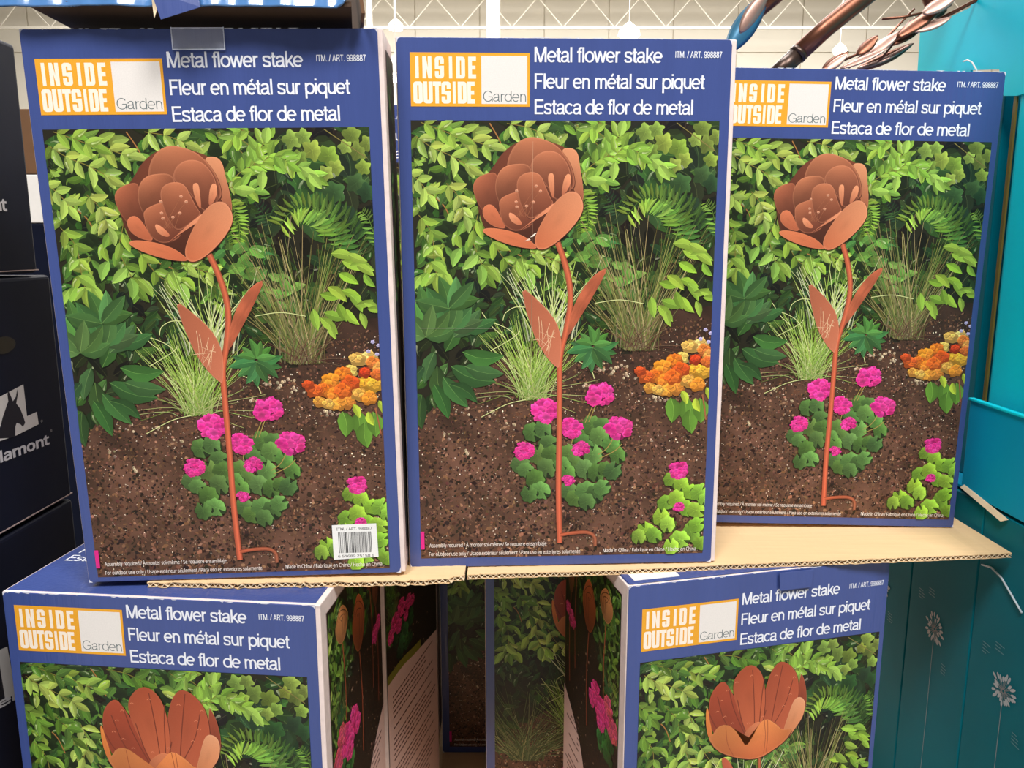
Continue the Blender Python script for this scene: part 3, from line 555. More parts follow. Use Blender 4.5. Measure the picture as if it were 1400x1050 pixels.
# monoline grotesque drawn from strokes: (advance, [stroke, ...]); a stroke is a list of points, y up, capital height 1
def _e(cx, cy, rx, ry, a0, a1, n=14): return [(cx + rx * math.cos(math.radians(a0 + (a1 - a0) * k / n)), cy + ry * math.sin(math.radians(a0 + (a1 - a0) * k / n))) for k in range(n + 1)]
def glyphs(s):
    h = s / 2; X = .735; o = .5
    bowl = lambda: _e(.295, X / 2, .245, X / 2 - h + .008, 0, 360, 24)
    def arch(x0, x1): return [(x0, .40)] + _e((x0 + x1) / 2, .44, (x1 - x0) / 2, X - h - .44, 180, 0)[1:] + [(x1, 0)]
    S_ = lambda w, H: curve([(w - h * .6, H * .73), (w * .80, H - h * 1.25), (w * .5, H - h), (w * .2, H - h * 1.3), (h * 1.1, H * .74), (w * .22, H * .57), (w * .5, H * .50), (w * .8, H * .42), (w - h, H * .25), (w * .8, h * 1.3), (w * .5, h), (w * .2, h * 1.35), (h * .7, H * .28)], 4)
    G = {
     'o': (.59, [bowl()]), 'e': (.575, [_e(.29, X / 2, .24, X / 2 - h + .008, 0, 312, 22), [(.06, X / 2), (.53, X / 2)]]),
     'c': (.53, [_e(.285, X / 2, .235, X / 2 - h + .008, 42, 318, 20)]),
     'a': (.555, [curve([(.075, .52), (.12, .62), (.25, X - h), (.39, X - h * 1.4), (.44, .53), (.44, .14), (.47, .05), (.55, .045)], 5), curve([(.44, .43), (.34, .39), (.17, .36), (.075, .28), (.065, .17), (.12, .08), (.22, .055), (.34, .09), (.44, .22)], 5)]),
     't': (.31, [curve([(.15, .93), (.15, .5), (.15, .17), (.19, .07), (.31, .055)], 5), [(.01, X - h), (.30, X - h)]]),
     'l': (.235, [[(.12, 0), (.12, 1)]]), 'i': (.235, [[(.12, 0), (.12, X)], [(.12, .88), (.12, 1)]]),
     'f': (.30, [curve([(.15, 0), (.15, .5), (.15, .82), (.20, .93), (.32, .945)], 5), [(.01, X - h), (.30, X - h)]]),
     'w': (.78, [[(.04, X), (.21, 0)], [(.21, 0), (.39, X)], [(.39, X), (.57, 0)], [(.57, 0), (.74, X)]]),
     'r': (.36, [[(.11, 0), (.11, X)], curve([(.11, .42), (.14, .58), (.22, .66), (.35, .67)], 5)]),
     's': (.52, [[(x + .01, y) for x, y in S_(.49, X)]]), 'k': (.53, [[(.11, 0), (.11, 1)], [(.13, .26), (.49, X)], [(.24, .42), (.53, 0)]]),
     'u': (.575, [[(.48, 0), (.48, X)], [(.10, X), (.10, .33)] + _e(.29, .31, .19, .31 - h, 180, 360)[1:]]),
     'n': (.575, [[(.11, 0), (.11, X)], arch(.11, .48)]), 'm': (.855, [[(.11, 0), (.11, X)], arch(.11, .435), arch(.435, .76)]),
     'd': (.60, [bowl(), [(.515, 0), (.515, 1)]]), 'p': (.60, [[(x + .04, y) for x, y in bowl()], [(.10, -.27), (.10, X)]]), 'q': (.60, [bowl(), [(.515, -.27), (.515, X)]]),
     ' ': (.28, []), '.': (.24, [[(.12, 0), (.12, s * 1.05)]]), '/': (.31, [[(.02, -.02), (.29, 1.02)]]),
     'M': (.87, [[(.11, 0), (.11, 1)], [(.13, 1), (.43, 0)], [(.43, 0), (.73, 1)], [(.75, 0), (.75, 1)]]),
     'F': (.60, [[(.12, 0), (.12, 1)], [(.12, 1 - h), (.58, 1 - h)], [(.12, .50), (.52, .50)]]), 'E': (.66, [[(.12, 0), (.12, 1)], [(.12, 1 - h), (.62, 1 - h)], [(.12, .52), (.58, .52)], [(.12, h), (.63, h)]]),
     'G': (.78, [_e(.40, .5, .34, .5 - h + .01, 38, 340, 26), [(.42, .45), (.74, .45)], [(.715, .45), (.715, 0)]]),
     'I': (.27, [[(.135, 0), (.135, 1)]]), 'T': (.62, [[(.31, 0), (.31, 1)], [(.02, 1 - h), (.60, 1 - h)]]), 'A': (.68, [[(.05, 0), (.34, 1)], [(.63, 0), (.34, 1)], [(.14, .32), (.54, .32)]]),
     'R': (.70, [[(.12, 0), (.12, 1)], [(.12, 1 - h), (.40, 1 - h)] + _e(.40, .73, .2, .27 - h, 90, -90) + [(.12, .46)], [(.44, .46), (.62, 0)]]),
     '9': (.57, [_e(.28, .68, .22, .32 - h, 0, 360, 20), curve([(.50, .68), (.49, .3), (.40, .08), (.25, .05), (.08, .2)], 5)]), '8': (.57, [_e(.285, .745, .19, .255 - h, 0, 360, 18), _e(.285, .28, .225, .28 - h, 0, 360, 20)]),
     '7': (.55, [[(.04, 1 - h), (.52, 1 - h)], curve([(.50, 1 - h), (.30, .5), (.20, 0)], 5)]),
    }
    G['\u00e9'] = (G['e'][0], G['e'][1] + [[(.26, .82), (.40, .99)]])
    return G
def atext2(A, s_, x0, x1, base, cap, c, wt=.125, track=-.015):
    G = glyphs(wt); wd = sum(G[ch][0] + track for ch in s_) - track; kx = (x1 - x0) / (wd - .12) ; x = -.06
    for ch in s_:
        ad, st = G[ch]
        for P in st:
            n = len(P); V = []; w2 = wt / 2
            closed = n > 10 and math.hypot(P[0][0] - P[-1][0], P[0][1] - P[-1][1]) < 1e-6
            for i, (px, py) in enumerate(P):
                a = P[i - 1] if i else (P[-2] if closed else P[0]); b = P[i + 1] if i < n - 1 else (P[1] if closed else P[-1])
                dx, dy = b[0] - a[0], b[1] - a[1]; d = math.hypot(dx, dy) or 1
                V += [(px - dy / d * w2, py + dx / d * w2), (px + dy / d * w2, py - dx / d * w2)]
            A.shape([(x0 + (x + u) * kx, base - v * cap) for u, v in V], [c] * len(V), [(2 * i, 2 * i + 1, 2 * i + 3, 2 * i + 2) for i in range(n - 1)])
        x += ad + track
def atext(A, s, x0, x1, base, cap, c, off=0.0):
    V, F = text(s, x0, x1, base, cap, off); A.shape(V, [c] * len(V), F)
WH = (226, 229, 238)
def glyph(A, ch, x, y, w_, h, ci, co_):
    """condensed heavy capitals: white blocks with thin counters"""
    r = w_ * .32; st = w_ * .40
    def blk(x0, y0, x1, y1, rr):
        P = []
        for cx, cy, a in ((x1 - rr, y0 + rr, -90), (x1 - rr, y1 - rr, 0), (x0 + rr, y1 - rr, 90), (x0 + rr, y0 + rr, 180)):
            for k in range(5): t = math.radians(a + k * 22.5); P.append((cx + rr * math.cos(t), cy + rr * math.sin(t)))
        A.poly(P, ci)
    sl = w_ * .16; cx = x + w_ / 2
    if ch == 'I': A.rect(cx - st * .62, y, cx + st * .62, y + h, ci)
    elif ch in 'OD':
        if ch == 'O': blk(x, y, x + w_, y + h, r)
        else: blk(x, y, x + w_, y + h, r); A.rect(x, y, x + w_ / 2, y + h, ci)
        A.rect(cx - sl / 2, y + h * .17, cx + sl / 2, y + h * .83, co_)
    elif ch == 'U':
        blk(x, y, x + w_, y + h, r); A.rect(x, y, x + w_, y + h * .5, ci); A.layer(); A.rect(cx - sl / 2, y, cx + sl / 2, y + h * .84, co_)
    elif ch == 'N':
        A.rect(x, y, x + w_, y + h, ci); A.layer(); A.poly([(x + w_ * .40, y + h), (x + w_ * .62, y + h), (x + w_ * .40, y + h * .48)], co_); A.poly([(x + w_ * .38, y), (x + w_ * .60, y), (x + w_ * .60, y + h * .52)], co_)
    elif ch == 'E':
        A.rect(x, y, x + w_ * .45, y + h, ci)
        for t0, t1 in ((0, .19), (.41, .59), (.81, 1)): A.rect(x + w_ * .4, y + h * t0, x + w_ * (.95 if t0 != .41 else .88), y + h * t1, ci)
    elif ch == 'T': A.rect(cx - st * .6, y, cx + st * .6, y + h, ci); A.rect(x - w_ * .05, y, x + w_ * 1.05, y + h * .19, ci)
    elif ch == 'S':
        blk(x, y, x + w_, y + h, r); A.layer()
        A.rect(cx - sl / 2, y + h * .16, cx + sl / 2, y + h * .40, co_); A.rect(cx + sl / 2, y + h * .33, x + w_ + .2, y + h * .42, co_)
        A.poly([(cx - sl / 2, y + h * .36), (cx + sl / 2, y + h * .36), (x + w_ * .62, y + h * .43), (x + w_ * .4, y + h * .43)], co_)
        A.rect(cx - sl / 2, y + h * .60, cx + sl / 2, y + h * .84, co_); A.rect(x - .2, y + h * .58, cx - sl / 2, y + h * .67, co_)

def header_art(wear):
    A = Art(1e-4)
    OR = (226, 160, 44)
    A.rect(16.2, 21, 161.7, 83.5, OR); A.layer()
    A.poly([(102.5, 24.5), (158.5, 24.5), (158.5, 80.3), (102.5, 80.3)], (224, 219, 214)); A.layer()
    WC = (240, 228, 212)
    x = 20.5
    for ch, w_ in zip('INSIDE', (9, 12.2, 12.2, 9, 12, 11)):
        glyph(A, ch, x, 25.5, w_ * .9, 25.3, WC, OR); x += w_ * .9 + 4.0 if ch != 'I' else w_ * .9 + 2.6
    x = 19.5
    for ch, w_ in zip('OUTSIDE', (12.6, 12.4, 10, 12.4, 7.6, 12, 10.5)): glyph(A, ch, x, 54.5, w_ * .9, 25.5, WC, OR); x += w_ * .9 + .9
    A.layer(2)
    atext2(A, 'Garden', 105.0, 157.0, 77.6, 12.6, (96, 108, 110), .07)
    atext2(A, 'Metal flower stake', 167.6, 323.2, 31.4, 17.6, WH)
    atext2(A, 'Fleur en m\u00e9tal sur piquet', 167.6, 377.0, 62.0, 17.6, WH)
    atext2(A, 'Estaca de flor de metal', 167.6, 364.4, 92.2, 17.6, WH)
    atext2(A, 'ITM. / ART. 998887', 340.3, 398.0, 25.2, 7.4, WH, .125, .01)
    return A
def foot_art():
    A = Art(1.7e-3)
    w2 = (232, 222, 214)
    atext(A, 'Assembly required / \u00c0 monter soi-m\u00eame / Se requiere ensamblaje', 26.5, 184.3, 650.3, 5.2, w2, .004)
    atext(A, 'For outdoor use only / Usage ext\u00e9rieur seulement / Para uso en exteriores solamente', 26.2, 230.2, 662.4, 5.2, w2, .004)
    atext(A, 'Made in China / Fabriqu\u00e9 en Chine / Hecho en China', 261.2, 388.6, 661.8, 5.2, w2, .004)
    return A

ART_H = header_art(0).mesh('header_print'); ART_F = foot_art().mesh('caption_print')
_a = Art(); garden(_a, 'rose'); stake(_a); rose(_a); ART_ROSE = _a.mesh('rose_picture'); print('rose art faces', len(_a.F), 'z', _a.z)
_a = Art(); garden(_a, 'tulip'); tulip(_a); ART_TULIP = _a.mesh('tulip_picture')
SIDE = {}
for key, (mr, va) in {'right': (False, 0), 'rightb': (False, 1), 'left': (True, 0)}.items():
    _a = Art(); side_garden(_a, mr, va); SIDE[key] = _a.mesh('side_picture')

_a = Art(); _a.clip = (20, 99, 20, 660); _a.rect(20, 20, 99, 660, (40, 34, 20)); scatter_leaves(_a, [(20, 20), (99, 20), (99, 330), (20, 330)], 150, 20, 9, DK + MD, (1.5, .9)); SIDE['narrow'] = _a.mesh('side_picture_narrow')

# ------------------------------------------------------------------ hall beyond
def struct(name, me, m): o = link(name, me, m); o['kind'] = 'structure'; return o
struct('floor', boxm(-20, 20, -4, 26, -1.36, -1.27), M['floor'])
WB = struct('wall_back', boxm(-22, 22, 26, 26.3, -1.27, 11), M['wall'])
for k in range(22):
    x = -21 + 2 * k; link('wall_panel', boxm(x + .02, x + 1.98, 25.95, 26.0, 2.0, 5.9), M['wall'], WB); link('wall_panel', boxm(x + .02, x + 1.98, 25.95, 26.0, 5.95, 8.8), M['wall'], WB)
CE = struct('ceiling', boxm(-22, 22, 8, 26.3, 9.2, 9.35), M['wall2'])
def truss(y, z, nm):
    t = thing('roof_truss', nm, 'truss', (0, y, z))
    link('top_chord', boxm(-21, 21, -.05, .05, .85, .97), M['truss2'], t); link('bottom_chord', boxm(-21, 21, -.05, .05, 0, .07), M['truss2'], t)
    P = []
    for k in range(28): x = -21 + 1.5 * k; P.append(tube([(x, 0, .05), (x + .75, 0, .88)], .018, 6)); P.append(tube([(x + .75, 0, .88), (x + 1.5, 0, .05)], .018, 6))
    link('web_bars', merge(P), M['truss2'], t)['kind'] = 'stuff'
truss(24.5, 6.25, 'white steel roof truss along the far hall wall'); truss(17.5, 8.0, 'nearer white steel roof truss high under the hall ceiling')
t = thing('steel_column', 'wide white steel column rising behind the middle flower box', 'column', (-.42, 19, -1.27)); link('shaft', boxm(-.15, .15, -.15, .15, 0, 10.4), M['truss'], t); link('base_plate', boxm(-.25, .25, -.25, .25, 0, .04), M['truss'], t)
t = thing('steel_column', 'thin white post seen between the left and middle flower boxes', 'column', (-2.72, 16, -1.27)); link('shaft', boxm(-.05, .05, -.05, .05, 0, 10.4), M['truss'], t); link('base_plate', boxm(-.12, .12, -.12, .12, 0, .03), M['truss'], t)
def ray(px, py, Y):
    xc = (px - 700) / 1076.65; yc = (py - 525) / 1076.65
    d = (xc, math.cos(TH) - math.sin(TH) * yc, -math.sin(TH) - math.cos(TH) * yc); s = Y / d[1]
    return Vector((xc * s, Y, d[2] * s))
def rayx(px, py, X):
    p = ray(px, py, 1.0); return p * (X / p.x)
for (px, py, Y, r, lb) in ((860, 48, 21, .28, 'high bay lamp glowing just above the middle flower box'), (541, 38, 21, .2, 'small round high bay lamp left of the white column'), (541, 105, 14, .3, 'added glow in lamp form for a bright reflection in the gap between two flower boxes'), (1148, 70, 19, .16, 'bright lamp glowing behind the bronzed metal petals')):  # the low one is added, glowing in place of a lamp reflection
    p = ray(px, py, Y); t = thing('ceiling_lamp', lb, 'lamp', p); a = bpy.data.meshes.new('m')
    V, F = tube([(0, 0, 0), (0, 0, r * .4), (0, 0, r * .8), (0, 0, r * 1.1)], [r, r * .9, r * .5, r * .15], 20, False); link('reflector', mesh('reflector', V, F, True), M['truss'], t)
    V, F = tube([(0, 0, -.05), (0, 0, .05)], r * .8, 20); link('bulb', mesh('bulb', V, F), M['lamp'], t)
    V, F = tube([(0, 0, r), (0, 0, 9.3 - p.z)], .012, 6); link('hanger', mesh('hanger', V, F), M['truss'], t)

# ------------------------------------------------------------------ flower stake cartons
DEP = 0.27
def carton(label, TL, ax, H, k, front, side=None, mark=None, off=(0, 0), top=False, tab=None, group='blue flower stake cartons', strip=True, D=DEP):
    X = Vector(ax[0]).normalized(); U = -Vector(ax[1]).normalized(); U = (U - X * U.dot(X)).normalized(); Bk = U.cross(X)
    TL = Vector(TL) * k; W = .41; base = TL - U * H * k + (X * W / 2 + Bk * D / 2) * k
    t = thing('flower_stake_carton', label, 'box', base, 0, group)
    t.rotation_mode = 'QUATERNION'; m3 = Matrix((X, Bk, U)).transposed(); t.rotation_quaternion = m3.to_quaternion(); t.scale = (k, k, k)
    x0, x1, y0, y1 = -W / 2, W / 2, -D / 2, D / 2
    rs = .006 if strip else 0
    link('carton_body', boxm(x0 - .0016, x1 + rs, y0 + .001, y1, 0, H, .0015), M['board'], t)
    link('front_panel', boxm(x0 - .0004, x1, y0 - .0002, y0 + .004, .0004, H - .0004, .0006), M['blue'], t)
    tp = link('top_panel', boxm(x0 + .001, x1 - .001, y0 + .006, y1 - .002, H - .003, H + .0006, .0005), M['blue'], t)
    link('side_panel', boxm(x0 - .0022, x0 + .003, y0 + .020, y1 - .001, .002, H - .02), M['blueside'], t)
    link('side_panel', boxm(x1 + rs - .003, x1 + rs + .0006, y0 + .020, y1 - .001, .002, H - .02), M['blueside'], t)
    fx, fz, fy = x0 + off[0], H - off[1], y0 - .0004
    pp = link('printed_picture', front, None, t); pp.location = (fx, fy, fz)
    hd = link('printed_heading', ART_H, None, t); hd.location = (fx, fy, fz)
    cp = link('printed_caption', ART_F, None, t); cp.location = (fx, fy, fz)
    if side in ('right', 'rightb'):
        s = link('side_picture', SIDE[side] if D > .2 else SIDE['narrow'], None, t); s.location = (x1 + rs + .0012, y0, H); s.rotation_euler = (0, 0, math.pi / 2)
    if side == 'left':
        s = link('side_picture', SIDE['left'], None, t); s.location = (x0 - .0028, y1, H); s.rotation_euler = (0, 0, -math.pi / 2)
    # worn white nicks along the edges
    A = Art(1e-4); rr = random.Random(int(abs(TL.x) * 1e4))
    for i in range(26):
        x = rr.uniform(0, W * 1000); l = rr.uniform(2, 16); A.poly([(x, -.2), (x + l, -.2), (x + l * .7, rr.uniform(.3, 1.3)), (x + l * .2, rr.uniform(.2, .9))], (206, 210, 222))
    for cx, cy in ((0, 0), (W * 1000, 0), (0, H * 1000), (W * 1000, H * 1000)):
        sx = 1 if cx == 0 else -1; sy = 1 if cy == 0 else -1
        A.poly([(cx, cy), (cx + sx * rr.uniform(4, 9), cy), (cx + sx * 2, cy + sy * 2), (cx, cy + sy * rr.uniform(4, 9))], (214, 214, 224))
    o = link('edge_wear', A.mesh('edge_wear'), None, t); o.location = (x0, y0 - .0003, H)
    if top:
        A = Art(1e-4)
        atext2(A, 'Metal flower stake', 16, 180, -165, 20, WH); atext2(A, 'Fleur en m\u00e9tal sur piquet', 16, 235, -129, 20, WH); atext2(A, 'Estaca de flor de metal', 14, 222, -101, 20, WH)
        o = link('printed_heading', A.mesh('top_print'), None, t); o.location = (x0, y0, H + .0008); o.rotation_euler = (-math.pi / 2, 0, 0)
    return t, (x0, x1, y0, y1, H)

AXA = ((.9988, .0466, .0145), (.0134, .0234, -.9996)); AXB = ((.9991, .0433, .0034), (.0035, -.0028, -1)); AXC = ((.9998, -.0084, -.0186), (-.0186, -.0073, -.9998))
AXD = ((.9955, -.095, -.0005), (-.0005, .0004, -1)); AXE = ((.9718, .236, -.001), (-.0006, -.0016, -1))
tA, dA = carton('blue metal flower carton with barcode sticker, leftmost of the three standing on kraft board', (-.568, .9646, .2465), AXA, .6854, .980, ART_ROSE, 'right', off=(-.0032, .0118), D=.10)
tB, dB = carton('blue rose stake carton in the middle with a crease down its picture', (-.1393, 1.0062, .2482), AXB, .6764, 1.008, ART_ROSE, 'right', off=(-.0006, -.0032), D=.158)
tC, dC = carton('blue rose stake carton on the right, partly hidden by the middle carton', (.2904, 1.1796, .2506), AXC, .6756, .9965, ART_ROSE, None, off=(.0028, -.0034), strip=False)
tD, dD = carton('blue tulip stake carton at lower left under the kraft board', (-.65, .9438, -.4345), AXD, .6782, 1.008, ART_TULIP, 'right', off=(-.0026, -.0038), top=True)
tE, dE = carton('blue tulip stake carton at lower right with open top flap', (.1585, 1.0008, -.4534), AXE, .699, .9725, ART_TULIP, 'left', off=(.0036, .0141), strip=False, top=False)
# behind
def ax(yaw): c, s = math.cos(yaw), math.sin(yaw); return ((c, s, 0), (0, 0, -1))
carton('flower carton standing behind the gap between the left and middle cartons', (-.56, 1.46, .247), ax(.0), .6764, 1.0, ART_ROSE, None)
carton('flower carton with pale text side behind the lower left tulip carton', (-.620, 1.2995, -.4402), ax(-.24), .681, 1.0, ART_TULIP, 'rightb')
carton('flower carton standing back in the dark gap under the kraft board', (-.155, 1.60, -.4402), ax(.0), .681, 1.0, ART_ROSE, None)
carton('dim carton with reed picture deep in gap, left of the lower right tulip carton', (-.047, 1.322, -.4402), ax(.0), .681, 1.0, ART_TULIP, None)
carton('added hindmost flower carton keeping the gap behind the pale text carton dark', (-.585, 1.66, -.4402), ax(.0), .681, 1.0, ART_TULIP, None)  # carton added at the back so the gap stays dark
# sticker, tape, flaps on single cartons
def slab_pts(p0, p1, p2, p3, th, dirv):
    V = [Vector(p) for p in (p0, p1, p2, p3)]; d = Vector(dirv) * th
    return [tuple(v) for v in V] + [tuple(v + d) for v in V], [(0, 1, 2, 3), (7, 6, 5, 4), (0, 4, 5, 1), (1, 5, 6, 2), (2, 6, 7, 3), (3, 7, 4, 0)]
def on_face(A, name, t, d, g=0): o = link(name, A.mesh(name), None, t); o.location = (d[0], d[2] - .0021 - g, d[4]); return o
A = Art(); q = [(x - 3.2, y + 11.8) for x, y in [(325.3,602.8),(383.6,602),(384.6,649.2),(325.3,651.4)]]
A.poly(q, (232, 232, 230)); A.layer()
qx0, qy0 = q[0][0], q[0][1]; qw = q[1][0] - q[0][0]; qh = q[2][1] - q[1][1]
atext(A, 'ITM. / ART. 998887', qx0 + qw * .1, qx0 + qw * .9, qy0 + qh * .16, 3.6, (60, 60, 62), .01)
rb = random.Random(5); x = qx0 + qw * .13
while x < qx0 + qw * .88:
    ww = rb.choice((.5, .5, .9, 1.3)); A.rect(x, qy0 + qh * .22, x + ww, qy0 + qh * .84, (34, 34, 36)); x += ww + rb.choice((.5, .7, 1.1))
atext(A, '6 51689 25158 6', qx0 + qw * .1, qx0 + qw * .92, qy0 + qh * .97, 3.4, (60, 60, 62), .01)
on_face(A, 'barcode_sticker', tA, dA)['label'] = 'white barcode sticker'
# clear tape seal at the top of the left carton
A = Art(1e-4)
x0t, x1t = 172, 233
for (a, b, c_, d_) in ((x0t, -1, x0t + 1.2, 24), (x1t - 1.2, -1, x1t, 24), (x0t, 22.8, x1t, 24.3), (x0t, -.5, x1t, .6)): A.rect(a, b, c_, d_, (206, 214, 234))
o = on_face(A, 'tape_seal', tA, dA); o['label'] = 'clear tape seal'
o2 = link('tape_film', boxm(.172, .233, -.0004, 0, -.024, 0), M['film'], o)
# crease down the middle carton's picture
A = Art(1e-4)
P_ = [(165,121.5),(164.2,183.3),(164.2,237.2),(163.3,329.4),(162.4,405.3)]; line(A, P_[:3], .4, (196, 150, 120)); line(A, P_[2:], .35, (150, 130, 100)); q = P_[2]; A.poly([(q[0] - 3, q[1] + 1), (q[0] + 3, q[1] - 4), (q[0] + 6, q[1] - 5), (q[0] + 1, q[1])], (240, 226, 210)); A.poly([(q[0] - 10, q[1] + 6), (q[0] - 4, q[1] + 2), (q[0] - 2, q[1] + 4)], (226, 200, 180))
line(A, [(20, 352), (122, 353)], .35, (150, 150, 130))
on_face(A, 'print_crease', tB, dB)['label'] = 'pale vertical crease'

# tuck tab and open flap on the lower right carton
x0, x1, y0, y1, H = dE
V, F = slab_pts((.02 - .0, y0 - .003, H - .002), (.075, y0 - .003, H - .002), (.072, y0 - .0036, H - .028), (.022, y0 - .0036, H - .028), .0014, (0, -1, 0)); link('tuck_tab', mesh('tab', V, F), M['blue'], tE)['label'] = 'folded blue tuck tab'
link('top_flap', boxm(x0 + .002, x1 - .14, y0 + .004, y0 + .10, H + .0008, H + .0018, .0004), M['blue'], tE)
link('address_label', boxm(x0 + .012, x0 + .08, y0 + .012, y0 + .05, H + .0018, H + .0022), M['white'], tE)

# ------------------------------------------------------------------ corrugated boards
def board(name, label, front, back_y, z, wavy=.0015, seed=1):
    """front: list of (x, y) points of the near edge, left to right; z = top height"""
    rr = random.Random(seed); t = thing(name, label, 'board', (0, 0, z)); P = []
    for i in range(len(front) - 1):
        (xa, ya), (xb, yb) = front[i], front[i + 1]; n = max(2, int((xb - xa) / .006))
        for k in range(n): u = k / n; P.append((xa + (xb - xa) * u, ya + (yb - ya) * u + rr.uniform(-wavy, wavy), rr.uniform(-.0003, .0003)))
    P.append((front[-1][0], front[-1][1], 0))
    def sheet(za, zb, push):
        V = []; F = []
        for x, y, dz in P: V += [(x, y + push, za + dz), (x, y + push, zb + dz), (x, back_y, zb), (x, back_y, za)]
        for i in range(len(P) - 1):
            a = 4 * i
            for j in range(4): F.append((a + j, a + (j + 1) % 4, a + 4 + (j + 1) % 4, a + 4 + j))
        F += [(0, 3, 2, 1), tuple(4 * (len(P) - 1) + j for j in range(4))]
        return mesh('sheet', V, F)
    link('top_liner', sheet(-.0011, 0, 0), M['kraft'], t); link('bottom_liner', sheet(-.0072, -.0061, .0006), M['kraft'], t)
    link('core_shade', sheet(-.0061, -.0011, .016), M['core_shade'], t)  # dark block behind the fluting, shade of the hollows put into its colour
    V = []; F = []; xa, xb = front[0][0], front[-1][0]; n = int((xb - xa) / .0009); j = 0
    for i in range(n + 1):
        x = xa + (xb - xa) * i / n
        while j < len(P) - 2 and P[j + 1][0] < x: j += 1
        y = P[j][1] + .0004; ph = 2 * math.pi * x / .0078; zc = -.0036 + .0021 * math.sin(ph + .5 * math.sin(x * 31))
        V += [(x, y, zc - .0006), (x, y, zc + .0006), (x, y + .017, zc + .0006), (x, y + .017, zc - .0006)]
        if i: a = 4 * (i - 1); F += [(a + q_, a + (q_ + 1) % 4, a + 4 + (q_ + 1) % 4, a + 4 + q_) for q_ in range(4)]
    link('fluting', mesh('fluting', V, F), M['flute'], t)['kind'] = 'stuff'
    return t
board('corrugated_board', 'kraft corrugated board with torn edge beneath the left carton', [(-.473, .962), (-.36, .957), (-.25, .962), (-.139, .966), (-.09, .972), (-.063, .985)], 1.85, -.4296, .0028, 3)
board('corrugated_board', 'wide kraft corrugated board beneath the middle and right cartons', [(-.060, .992), (.1, 1.003), (.2, 1.013), (.303, 1.026), (.5, 1.045), (.714, 1.066)], 1.85, -.4322, .0008, 4)
board('corrugated_board', 'kraft board on the pallet under the lower cartons', [(-.75, .86), (.0, .86), (.66, .86)], 2.2, -1.1225, .001, 5)
t = thing('pallet', 'wooden pallet beneath the stacked cartons', 'pallet', (0, 1.5, -1.277))
for k in range(7): link('deck_board', boxm(-.75, .68, -.64 + k * .2, -.64 + k * .2 + .13, .125, .146), M['wood'], t)
for x in (-.74, -.08, .60): link('stringer', boxm(x, x + .06, -.64, .69, 0, .125), M['wood'], t)

# ------------------------------------------------------------------ glossy blue tray above the left carton
z0 = .2605
t = thing('display_tray', 'glossy blue open cardboard tray lying on top of the left carton', 'tray', (-.5, .925, z0)); t.rotation_euler = (-.012, 0, .01)
def lip(xa, xb, z1=.07, seed=1):
    rr = random.Random(seed); V = []; n = 28; hs = [0, .0015, .004, .012, .03, z1]
    for i in range(n + 1):
        u = i / n; x = xa + (xb - xa) * u; edge = min(u, 1 - u) * (xb - xa)
        lift = .012 * max(0, 1 - edge / .014) ** 2
        for h in hs: V.append((x, .42 * h - .003 * math.sin(min(1, h / .03) * 1.5) + .0018 * math.sin(x * 60 + seed) + .001 * math.sin(x * 173), max(h, lift * (1 - h / z1)) + .0008 * math.sin(x * 40)))
    m_ = len(hs); F = [(i * m_ + j, (i + 1) * m_ + j, (i + 1) * m_ + j + 1, i * m_ + j + 1) for i in range(n) for j in range(m_ - 1)]
    return mesh('lip', V, F, True)
o = link('front_lip', lip(-.13, .112, seed=1), M['bluegloss'], t); mo = o.modifiers.new('th', 'SOLIDIFY'); mo.thickness = .002
o = link('front_lip', lip(.142, .318, seed=2), M['bluegloss'], t); mo = o.modifiers.new('th', 'SOLIDIFY'); mo.thickness = .002
V, F = slab_pts((-.035, .004, .001), (.322, .004, .001), (.262, .34, .001), (-.035, .34, .001), .005, (0, 0, 1)); link('tray_bottom', mesh('tb', V, F), M['kraftshade'], t)
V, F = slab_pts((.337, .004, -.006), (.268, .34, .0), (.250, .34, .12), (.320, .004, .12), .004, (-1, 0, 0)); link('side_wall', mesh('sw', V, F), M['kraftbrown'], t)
V, F = slab_pts((.108, -.012, .012), (.118, -.014, -.018), (.160, -.010, -.004), (.152, -.004, .034), .0015, (0, 1, .1)); link('torn_flap', mesh('flap', V, F), M['blue'], t)['label'] = 'torn blue corner flap hanging down'
V, F = slab_pts((.105, -.004, .012), (.110, -.012, -.016), (.116, -.010, .0), (.112, -.002, .03), .001, (0, 1, 0)); link('torn_edge', mesh('flap', V, F), M['flute'], t)
'''TRAYITEMS'''
# ------------------------------------------------------------------ dark cartons on the far left
def dark_box(label, xr, ya, yb, za, zb, wdt=.4, sl=.0):
    t = thing('dark_carton', label, 'box', (xr - wdt / 2, (ya + yb) / 2, za), 0, 'dark navy cartons'); d = (yb - ya) / 2
    link('carton_body', boxm(-wdt / 2, wdt / 2, -d, d, 0, zb - za, .006), M['dark'], t)
    link('lid_seam', boxm(-wdt / 2 - .0008, wdt / 2 + .0008, -d - .0008, d + .0008, .004, .0055), M['blueside'], t)
    return t, d
XL = -.715
def on_side(t, A, wdt, d, H, name='printed_emblem'):
    o = link(name, A.mesh(name), None, t); o.location = (wdt / 2 + .0009, -d, H); o.rotation_euler = (0, 0, math.pi / 2); return o
tl, d = dark_box('dark navy carton at upper far left, top of the stack', XL, .80, 1.20, -.040, .285)
A = Art(1e-4)
pe = rayx(9, 288, XL); V, F = text('lamont', (pe.y - .80) * 1000 - 95, (pe.y - .80) * 1000, (.285 - pe.z) * 1000, 16, .03); A.shape(V, [(196, 196, 200)] * len(V), F); on_side(tl, A, .4, d, .325, 'printed_word')
tl, d = dark_box('dark navy carton with pale horse head emblem, second in the far left stack', XL, .80, 1.23, -.400, -.044)
A = Art(1e-4)
def dp(px, py): p = rayx(px, py, XL); return ((p.y - .80) * 1000, (-.044 - p.z) * 1000)
GR = (190, 188, 186)
